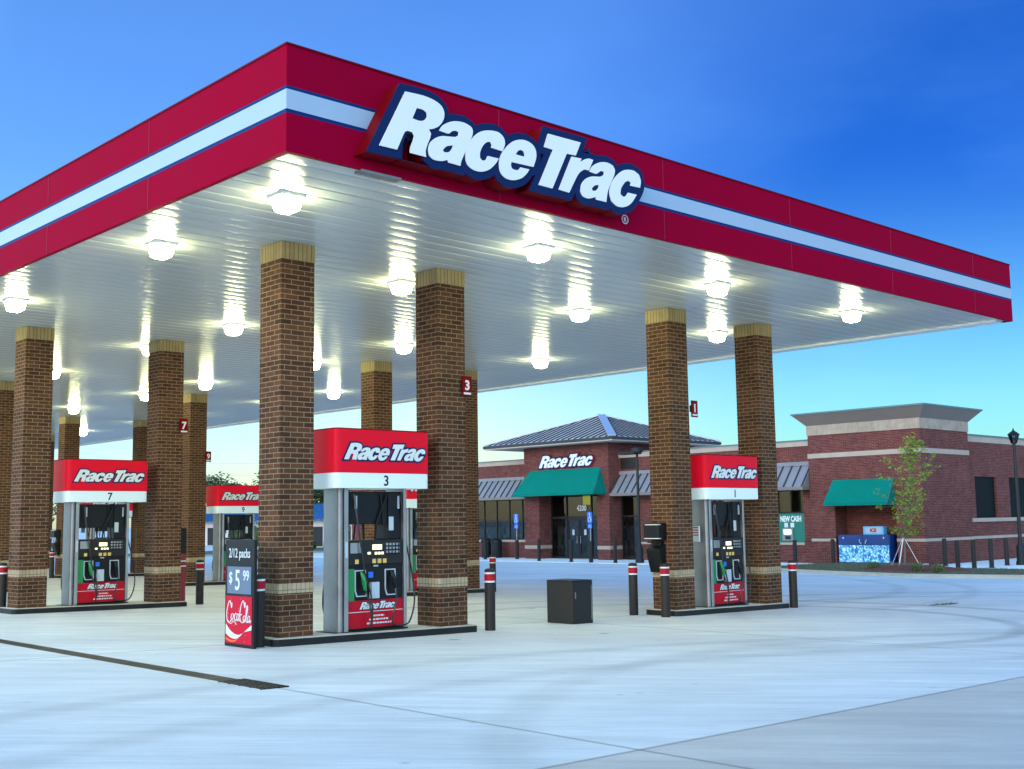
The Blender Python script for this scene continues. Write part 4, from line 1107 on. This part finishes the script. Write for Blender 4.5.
# side door right of the tower
dm = MB(); u = UW + .12
for v in (28.78, 29.90): dm.box(u - .04, u + .04, v, v + .07, SITE, 2.66, Q)
dm.box(u - .04, u + .04, 28.85, 29.90, 1.60, 1.70, Q); dm.box(u - .04, u + .04, 28.85, 29.90, SITE, SITE + .2, Q); dm.box(u - .04, u + .04, 28.85, 29.90, 2.58, 2.66, Q)
do = S('door', dm, 'frame'); gl = MB(); gl.quad((u, 28.85, SITE + .2), (u, 28.85, 2.6), (u, 29.9, 2.6), (u, 29.9, SITE + .2), Q); obj('pane', gl, M['glass'], do)
# address numerals and yellow notice on the transom
a, b = text_mesh('4200', .40, .004, .012, xs=.85); m = MB().add(a, b, Q @ T(ue - .052, 32.75, 1.98) @ FACE_X); S('street_number', m, 'poster_white')
S('yellow_notice', MB().box(ue + .02, ue + .03, 32.15, 32.72, 2.28, 2.80, Q), 'yellow')
# louvred openings in the side wall
for a, b in ((43.40, 45.45), (46.75, 48.8), (50.1, 52.15)):
    m = MB(); m.box(a + .002, b - .002, sv_ + .12, sv_ + .16, 1.202, 3.118, Q)
    for k in range(24): m.box(a + .04, b - .04, sv_ + .085, sv_ + .12, 1.24 + k*.077, 1.28 + k*.077, Q)
    S('louvre', m, 'louvre')
# lit shop interior
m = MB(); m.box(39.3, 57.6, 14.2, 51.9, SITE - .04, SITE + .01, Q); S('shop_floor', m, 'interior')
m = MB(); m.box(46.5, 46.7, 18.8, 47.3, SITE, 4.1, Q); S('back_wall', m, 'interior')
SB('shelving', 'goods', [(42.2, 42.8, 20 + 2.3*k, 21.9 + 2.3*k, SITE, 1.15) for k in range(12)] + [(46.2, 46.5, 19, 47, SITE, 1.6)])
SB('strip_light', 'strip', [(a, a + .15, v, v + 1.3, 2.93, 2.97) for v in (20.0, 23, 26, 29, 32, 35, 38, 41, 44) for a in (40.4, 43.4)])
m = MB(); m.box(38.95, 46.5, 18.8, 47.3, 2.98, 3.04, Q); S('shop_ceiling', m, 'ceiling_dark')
# name on the tower
m = small_logo(shop, 3.9, Q @ T(UT - .004, 34.95, 4.22) @ FACE_X, 0.0, off=.07, white='letter_white')
tb_ = MB()
for k, polys in LETTERS:
    v_, f_ = curve_mesh([[((x - LOGO_X0 + .07), y - .02) for x, y in BACKING[k]]], .003, .09, 0, 3.9 / LOGO_W); 
    tb_.add(v_, f_, Q @ T(UT - .0012, 34.90, 4.22) @ FACE_X)
S('lettering_red_body', tb_, 'red_body')  # red sign body showing behind the tower letters, set off to one side

# fabric awnings
def awning(name, lab, v0, v1, u, zt_, zb_, d_, splay, hip):
    t = thing(name, lab, 'awning', (u, (v0 + v1)/2, zb_), 'green fabric awnings on the shop front')
    c = (v0 + v1)/2; w = MB(); s = splay; val = .10
    tl = (0, v0 - c + hip, zt_ - zb_); tr = (0, v1 - c - hip, zt_ - zb_); bl = (-d_, v0 - c - s, 0); br = (-d_, v1 - c + s, 0); wl = (0, v0 - c - s, 0); wr = (0, v1 - c + s, 0)
    w.add([tl, tr, br, bl, wl, wr], [(0, 3, 2, 1), (0, 4, 3), (1, 2, 5)])
    o = obj('canopy_cloth', w, M['awning'], t)
    so = o.modifiers.new('cloth', 'SOLIDIFY'); so.thickness = .012
    w = MB(); w.box(-d_ - .006, -d_ + .004, bl[1], br[1], -val, 0); w.box(-d_ + .004, 0, bl[1] - .004, bl[1] + .006, -val, 0); w.box(-d_ + .004, 0, br[1] - .006, br[1] + .004, -val, 0)
    obj('valance', w, M['awning'], t)
    w = MB()
    n_ = 4
    for k in range(n_ + 1):
        f = k / n_
        a = Vector((0, tl[1] + (tr[1]-tl[1])*f, tl[2] - .03)); b = Vector((-d_ + .02, bl[1] + (br[1]-bl[1])*f, -.02)); w.tube([a, b], .018, 6)
    w.tube([(-d_ + .02, bl[1], -.03), (-d_ + .02, br[1], -.03)], .018, 6)
    obj('awning_frame', w, M['steel_side'], t)
    return t
awning('awning', 'wide green fabric awning over the shop entrance below the name lettering', 30.0, 36.15, UT - .002, 4.12, 2.86, 1.0, -.45 + .28, .55)
awning('awning', 'smaller green fabric awning over the blue ice chests', 14.75, 17.65, UB - .002, 3.02, 2.03, .75, .0, .05)

# cash machine below the end window
at = thing('cash_machine', 'green cash machine panel set in the shop window beside the end block', 'cash machine', (UW, 20.02, .38))
obj('panel', MB().box(.06, .30, -.70, .70, 0, 1.27), M['atm_green'], at)
obj('housing', MB().box(.02, .06, -.12, .45, .08, .62), M['steel_side'], at, bevel=.006)
obj('screen', MB().box(.012, .02, -.02, .36, .36, .58), emis('cash_screen', (.75, .85, .6), .9), at)
obj('keypad', MB().box(.012, .02, .02, .30, .14, .28), M['dark'], at)
a, b = text_mesh('NEW CASH', .34, .004, .012, xs=.62); obj('lettering', MB().add(a, b, T(.058, 0, .92) @ FACE_X), M['letter_white'], at)
obj('notice', MB().box(.052, .06, .16, .34, .66, .86).box(.052, .06, -.16, .02, .66, .86), M['poster_white'], at)

# ice chests in the alcove
ic = thing('ice_chest', 'blue ice chest with white ice-cube picture under the small green awning', 'ice chest', (UB - .25, 16.17, SITE))
m = MB(); m.box(0, .85, -1.20, 1.15, .05, 1.22); obj('body', m, M['ice_blue'], ic, bevel=.015)
for y0, y1, hh in ((-1.17, -.03, -.18), (.0, 1.12, .14)):
    m = MB(); m.box(-.02, 0, y0, y1, .80, 1.19); d_ = obj('lid_panel', m, M['ice_blue'], ic, bevel=.006)
    m = MB(); m.tube([(-.02, hh, 1.02), (-.06, hh, 1.0), (-.07, hh + (.03 if hh < 0 else -.03), .92), (-.02, hh + (.07 if hh < 0 else -.07), .86)], .016, 6); obj('handle', m, M['poster_white'], d_)
    m = MB(); m.box(-.02, -.001, y0, y1, .10, .79); obj('ice_picture', m, M['ice'], ic)
m = MB(); m.box(-.024, -.021, .88, .93, 1.06, 1.13); m.box(-.024, -.021, -.98, -.93, 1.06, 1.13); obj('snowflake_mark', m, M['poster_white'], ic)
bx_ = thing('advert_box', 'small pale blue advert box standing on top of the ice chest', 'advert box', (UB + .05, 15.85, SITE + 1.222))
obj('box', MB().box(0, .30, -.46, .46, 0, .34), mat('advert_blue', (.12, .42, .70), .4), bx_, bevel=.008)
m = MB(); a, b = text_mesh('ICE', .2, .003, .01); m.add(a, b, T(-.001, 0, .11) @ FACE_X); obj('lettering', m, M['pump_red'], bx_)
obj('face_panel', MB().box(-.0008, 0, -.36, .36, .06, .29), M['paper'], bx_)

# bollards along the shop front and the side walk
def plain(u, v, h, lab, r=.09, name='pavement_bollard'):
    return (u, v, h, lab)
pbol = thing('pavement_bollard', '', 'bollard', (0, 0, 0), 'plain dark bollards along the shop')
m = MB(); m.smooth = True; m.lathe([(.085, -.02), (.085, 1.02), (.08, 1.05), (.05, 1.07), (.005, 1.075)], 16); obj('post', m, M['bollard'], pbol)
m = MB(); m.smooth = True; m.lathe([(.13, -.01), (.13, .015), (.105, .02)], 16); obj('base_flange', m, M['dark'], pbol)
PBL = [(36.0, 37.3, 'plain dark bollard far left of the entrance by the bins'), (35.5, 32.72, 'plain dark bollard at the left side of the shop entrance'),
       (35.2, 30.2, 'plain dark bollard in the middle before the shop doors'), (35.15, 27.3, 'plain dark bollard right of the entrance beside the tall lamp post'),
       (35.3, 17.65, 'plain dark bollard left of the ice chest, beside the cash machine'), (37.0, 16.95, 'plain dark bollard against the left end of the ice chest'),
       (38.3, 12.75, 'side walk bollard nearest the young tree'), (35.3, 10.75, 'second bollard in the row along the shop side'),
       (35.95, 10.45, 'third bollard in the row along the shop side'), (37.35, 10.45, 'fourth bollard in the row along the shop side'),
       (39.65, 10.9, 'fifth bollard in the row along the shop side, nearest the right lamp post')]
for i, (u, v, lab) in enumerate(PBL):
    if i == 0: pbol.location = (u, v, SITE); pbol['label'] = lab
    else: copy_tree(pbol, (u, v, SITE), lab)

# disabled-parking signs
def access_sign(u, v, lab):
    t = thing('parking_sign', lab, 'parking sign', (u, v, SITE), 'blue disabled parking signs')
    m = MB(); m.smooth = True; m.cyl(0, 0, 0, 1.0, .10, .10, 14); obj('base_post', m, M['bollard'], t)
    m = MB(); m.cyl(0, 0, 1.0, 2.35, .03, .03, 8); obj('pole', m, M['steel_side'], t)
    obj('plate', MB().box(-.04, -.03, -.16, .16, 1.86, 2.36), M['can_blue'], t, bevel=.003)
    obj('lower_plate', MB().box(-.04, -.03, -.14, .14, 1.60, 1.82), M['can_blue'], t)
    m = MB(); G_ = T(-.041, 0, 0) @ FACE_X
    m.cyl(.0, 2.30, .001, .004, .035, .035, 10, G_)
    ribbon(m, [(-.01, 2.26), (-.0, 2.16), (.0, 2.1)], .016, G_, .002); ribbon(m, [(.0, 2.12), (.06, 2.11), (.08, 2.0), (.12, 1.99)], .014, G_, .0035)
    ribbon(m, [(-.03, 2.12), (-.09, 2.05), (-.07, 1.94), (.02, 1.92), (.06, 1.99)], .012, G_, .003)
    m.box(-.10, .10, 1.66, 1.68, .001, .003, G_); m.box(-.08, .08, 1.73, 1.75, .001, .003, G_)
    obj('symbol', m, M['poster_white'], t)
access_sign(37.0, 35.9, 'blue disabled parking sign at the left side of the entrance')
access_sign(35.0, 28.7, 'blue disabled parking sign at the right side of the entrance')
tr_ = thing('litter_bin', 'dark litter bin against the left wing beside the entrance', 'litter bin', (37.9, 38.5, SITE), 'dark litter bins')
m = MB(); m.smooth = True; m.lathe([(.28, 0), (.30, .05), (.30, .80), (.33, .82), (.31, .95), (.18, 1.05), (.02, 1.08)], 18); obj('drum', m, M['dark'], tr_)
m = MB(); m.box(-.34, -.28, -.10, .10, .84, .94); obj('opening', m, M['black'], tr_)
copy_tree(tr_, (37.9, 39.3, SITE), 'dark litter bin farther left of its twin by the left wing')

# lamp posts
def lamp_post(u, v, z, h, lab, dome=False):
    t = thing('lamp_post', lab, 'lamp post', (u, v, z))
    m = MB(); m.smooth = True; m.lathe([(.20, 0), (.20, .12), (.17, .16), (.16, .72), (.10, .80), (.075, .95), (.06, h - .55), (.05, h - .50)], 16); obj('pole', m, M['dark'], t)
    if dome:
        m = MB(); m.smooth = True; m.lathe([(.05, h - .50), (.06, h - .36), (.11, h - .30), (.26, h - .28), (.28, h - .22), (.24, h - .08), (.12, h - .01), (.01, h)], 20); obj('lamp_head', m, M['dark'], t)
        m = MB(); m.box(-.28, .28, -.05, .9, h - .34, h - .22); obj('lamp_arm', m, M['dark'], t, bevel=.02)
    else:
        m = MB(); m.smooth = False; m.lathe([(.05, h - .50), (.11, h - .46), (.11, h - .44)], 8); m.lathe([(.23, h - .13), (.25, h - .11), (.14, h - .02), (.05, h + .04), (.02, h + .12), (.005, h + .16)], 8); obj('lantern_frame', m, M['dark'], t)
        m = MB(); m.lathe([(.10, h - .44), (.20, h - .13)], 8); obj('lantern_glass', m, M['glass'], t)
        m = MB()
        for k in range(4):
            a = PI/4 + k*PI/2; m.tube([(.11*math.cos(a), .11*math.sin(a), h - .45), (.22*math.cos(a), .22*math.sin(a), h - .12)], .013, 5)
        obj('lantern_bar', m, M['dark'], t)
lamp_post(40.25, 10.6, SITE, 5.22, 'tall black lantern lamp post by the right edge of the photo')
lamp_post(35.6, 26.2, SITE, 5.35, 'tall dark lamp post between the shop tower and pump 1 island', dome=True)
lamp_post(42.0, 61.0, -.5, 6.2, 'distant dark lamp post seen between the nearest column and pump 3', dome=True)

# ------------------------------------------------------------------ plants
def leaves(mb, c, rad, n_, size, rnd, flat=1.0, shell=.3):
    for _ in range(n_):
        while True:
            x, y, z = rnd.uniform(-1, 1), rnd.uniform(-1, 1), rnd.uniform(-1, 1); q = x*x + y*y + z*z
            if shell*shell < q < 1: break
        p = Vector((c[0] + x*rad[0], c[1] + y*rad[1], c[2] + z*rad[2])); s = size * rnd.uniform(.6, 1.3)
        a = Vector((rnd.uniform(-1, 1), rnd.uniform(-1, 1), rnd.uniform(-.6, .6))).normalized(); b = a.cross(Vector((rnd.uniform(-1, 1), rnd.uniform(-1, 1), rnd.uniform(-1, 1)))).normalized()
        mb.add([tuple(p - a*s), tuple(p + b*s*.45), tuple(p + a*s), tuple(p - b*s*.45)], [(0, 1, 2, 3)])
rnd = random.Random(21)
bx0, by0 = 32.75, 11.45
yt = thing('young_tree', 'slender young tree with sparse yellow-green leaves staked before the shop corner', 'tree', (bx0, by0, -.27))
tk = MB(); tk.smooth = True
TH = 4.45
trunk = [(0, 0, 0), (.02, -.06, TH*.25), (-.01, -.2, TH*.5), (.03, -.36, TH*.75), (0, -.58, TH)]
tk.tube(spline(trunk), [.035 - .029*k/24 for k in range(25)], 7)
lf = MB()
NB = 78
for k in range(NB):
    f_ = k / NB; z = 1.0 + (TH - 1.0) * f_; a = k * 2.4 + rnd.uniform(-.5, .5)
    prof_ = (math.sin(PI * min(1, .12 + f_ * .86))) ** .8
    L_ = (1.02 * prof_ + .10) * rnd.uniform(.35, 1.2)
    b0_ = Vector((0, -.06 - .50 * (z / TH) ** 1.3, z)); e = b0_ + Vector((math.cos(a) * L_, math.sin(a) * L_, L_ * rnd.uniform(.05, .8)))
    mid = b0_.lerp(e, .5) + Vector((0, 0, .05))
    tk.tube([b0_, mid, e], [.011, .007, .003], 4)
    for s in (.2, .42, .62, .82, 1.0):
        c = b0_.lerp(e, s)
        if rnd.random() < .64: leaves(lf, (c.x, c.y, c.z), (.14, .14, .10), int(13 * rnd.uniform(.2, 1.7)), .048, rnd, shell=0)
leaves(lf, (0, -.56, TH), (.12, .12, .25), 26, .05, rnd, shell=0)
obj('trunk', tk, M['bark'], yt); obj('crown', lf, M['leaf_young'], yt)
for k, a in enumerate((.6, 2.7, 4.6)):
    q = thing('tree_stake', ['white tie rope on the right of the young tree', 'white tie rope slanting left from the young tree', 'white stake standing in front of the young trunk'][k], 'tree stake', (bx0, by0, -.27), 'stakes and ties of the young tree')
    m = MB(); ang = (math.radians(-95), math.radians(75), math.radians(190))[k]
    m.tube([(math.cos(ang)*.62, math.sin(ang)*.62, -.02), (0.03*math.cos(ang), 0.03*math.sin(ang), .98)], (.010, .010, .02)[k], 6); obj('tie', m, M['stake'], q)
    m = MB(); m.lathe([(.03, -.02), (.03, .12), (.005, .15)], 6, T(math.cos(ang)*.62, math.sin(ang)*.62, 0)); obj('peg', m, M['bark'], q)
for k, (u, v, lab) in enumerate(((32.2, 12.35, 'small green shrub left of the young tree'), (31.35, 10.25, 'small green shrub just right of the young tree'), (31.05, 9.35, 'small green shrub farthest right in the mulch bed'))):
    t = thing('shrub', lab, 'shrub', (u, v, -.39), 'low shrubs in the mulch bed')
    m = MB(); leaves(m, (0, 0, .14), (.24, .24, .15), 380, .032, rnd, shell=.2); obj('leaves', m, M['leaf_shrub'], t)
    m = MB()
    for q in range(9):
        a = q * .7; m.tube([(0, 0, 0), (.15*math.cos(a), .15*math.sin(a), .18)], .006, 4)
    obj('stem', m, M['bark'], t)

# far trees behind the low blue-roofed building
def far_tree(u, v, h, r, lab, seed, kind='leaf_dark'):
    rn = random.Random(seed)
    t = thing('broadleaf_tree', lab, 'tree', (u, v, -.52), 'distant trees on the left')
    m = MB(); m.smooth = True; m.tube([(0, 0, 0), (.1, .05, h*.35), (0, 0, h*.75)], [.28, .2, .06], 7)
    c = MB()
    for q in range(15):
        a = rn.uniform(0, 2*PI); rr_ = r * rn.uniform(.1, .75); z = h * rn.uniform(.38, .86)
        e = (rr_*math.cos(a), rr_*math.sin(a), z); m.tube([(0, 0, h*.3), (e[0]*.5, e[1]*.5, z*.8), e], [.09, .06, .02], 5)
        s = r * rn.uniform(.28, .5); leaves(c, e, (s, s, s*.7), 300, .19, rn, shell=.25)
    obj('trunk', m, M['bark'], t); obj('crown', c, M[kind], t)
FT = [(58, 104, 7.6, 4.2), (61, 97, 8.2, 4.5), (62, 91, 7.4, 4.0), (67, 87, 7.4, 4.3), (66, 80, 6.6, 3.8), (69, 74, 6.4, 3.6), (54, 112, 7.4, 4.4), (50, 118, 8.0, 4.4), (72, 68, 6.2, 3.6), (44, 122, 7.6, 4.2), (74, 61, 5.6, 3.3), (36, 128, 7.6, 4.5)]
for k, (u, v, h, r) in enumerate(sorted(FT, key=lambda a: -a[1] + a[0])):
    far_tree(u, v, h, r, 'distant dark leafy tree, %s from the left in the tree line behind the blue-roofed building' % ORD[k], 40 + k)
for k, (u, v, h) in enumerate(((41.5, 70.5, 2.4), (42.6, 72.6, 2.0), (43.0, 64.5, .9), (45, 62.5, .8))):
    t = thing('verge_bush', ['leafy green bush seen left of pump 9', 'second leafy bush behind the column left of pump 9', 'low green bush by the distant lamp post', 'low clipped bush at the verge right of the distant lamp post'][k], 'bush', (u, v, -.51), 'bushes on the far grass verge')
    m = MB(); leaves(m, (0, 0, h*.5), (h*.55, h*.55, h*.5), 900, .09, rnd, shell=.3); obj('leaves', m, M['leaf_shrub'], t)
    m = MB()
    for q in range(7): m.tube([(0, 0, 0), (h*.3*math.cos(q), h*.3*math.sin(q), h*.7)], .02, 4)
    obj('stem', m, M['bark'], t)

# low building with a blue metal roof across the road
fb = thing('blue_roofed_building', 'long low building with blue metal roof far off on the left', 'building', (58, 88, -.52))
m = MB(); m.box(-5, 5, -16, 24, 0, 2.6); obj('wall', m, M['far_wall'], fb)
m = MB(); m.add([(-6, -17, 2.35), (6, -17, 2.35), (6, 25, 2.35), (-6, 25, 2.35), (0, -17, 3.9), (0, 25, 3.9)], [(0, 4, 5, 3), (1, 2, 5, 4), (0, 1, 4), (3, 5, 2), (0, 3, 2, 1)]); ro = obj('roof', m, M['far_blue'], fb)
m = MB()
for k in range(46):
    y = -17 + .15 + k*.9
    p, q = Vector((-6, y, 2.37)), Vector((0, y, 3.92)); d_ = (q - p).normalized(); s = Vector((0, .05, 0)); n2 = Vector((-.02, 0, .07))
    a = [p - s, p + s, q + s, q - s]; m.add([tuple(x) for x in a] + [tuple(x + n2) for x in a], [(0,1,2,3),(7,6,5,4),(0,4,5,1),(1,5,6,2),(2,6,7,3),(3,7,4,0)])
obj('roof_seam', m, mat('blue_seam', (.02, .09, .22), .5), ro)
m = MB()
for k in range(9): 
    y = -14.6 + k*4.2; m.box(-5.06, -5.0, y, y + 3.4, .05, 1.75)
obj('shop_window', m, M['black'], fb)
# telegraph wires
for z, lab in ((9.4, 'thin overhead wire, upper of two, across the sky on the left'), (8.0, 'thin overhead wire, lower of two, across the sky on the left')):
    t = thing('overhead_wire', lab, 'wire', (90, 85, z), 'overhead wires far left')
    m = MB(); m.tube([(-60 + 6*k, 60 - 6*k, -1.1 + .011*(k - 10)**2) for k in range(21)], .008, 4); obj('cable', m, M['dark'], t)
for k, (u, v) in enumerate(((30, 145), (150, 25))):
    t = thing('utility_pole', 'wooden utility pole carrying the overhead wires, %s one' % ('left' if k == 0 else 'right, hidden behind the shop'), 'utility pole', (u, v, -.5))
    m = MB(); m.cyl(0, 0, 0, 10.4, .16, .11, 8); obj('pole', m, M['bark'], t)
    m = MB(); m.box(-.9, .9, -.06, .06, 9.6, 9.75, Rz(PI/4)); obj('crossarm', m, M['bark'], t)
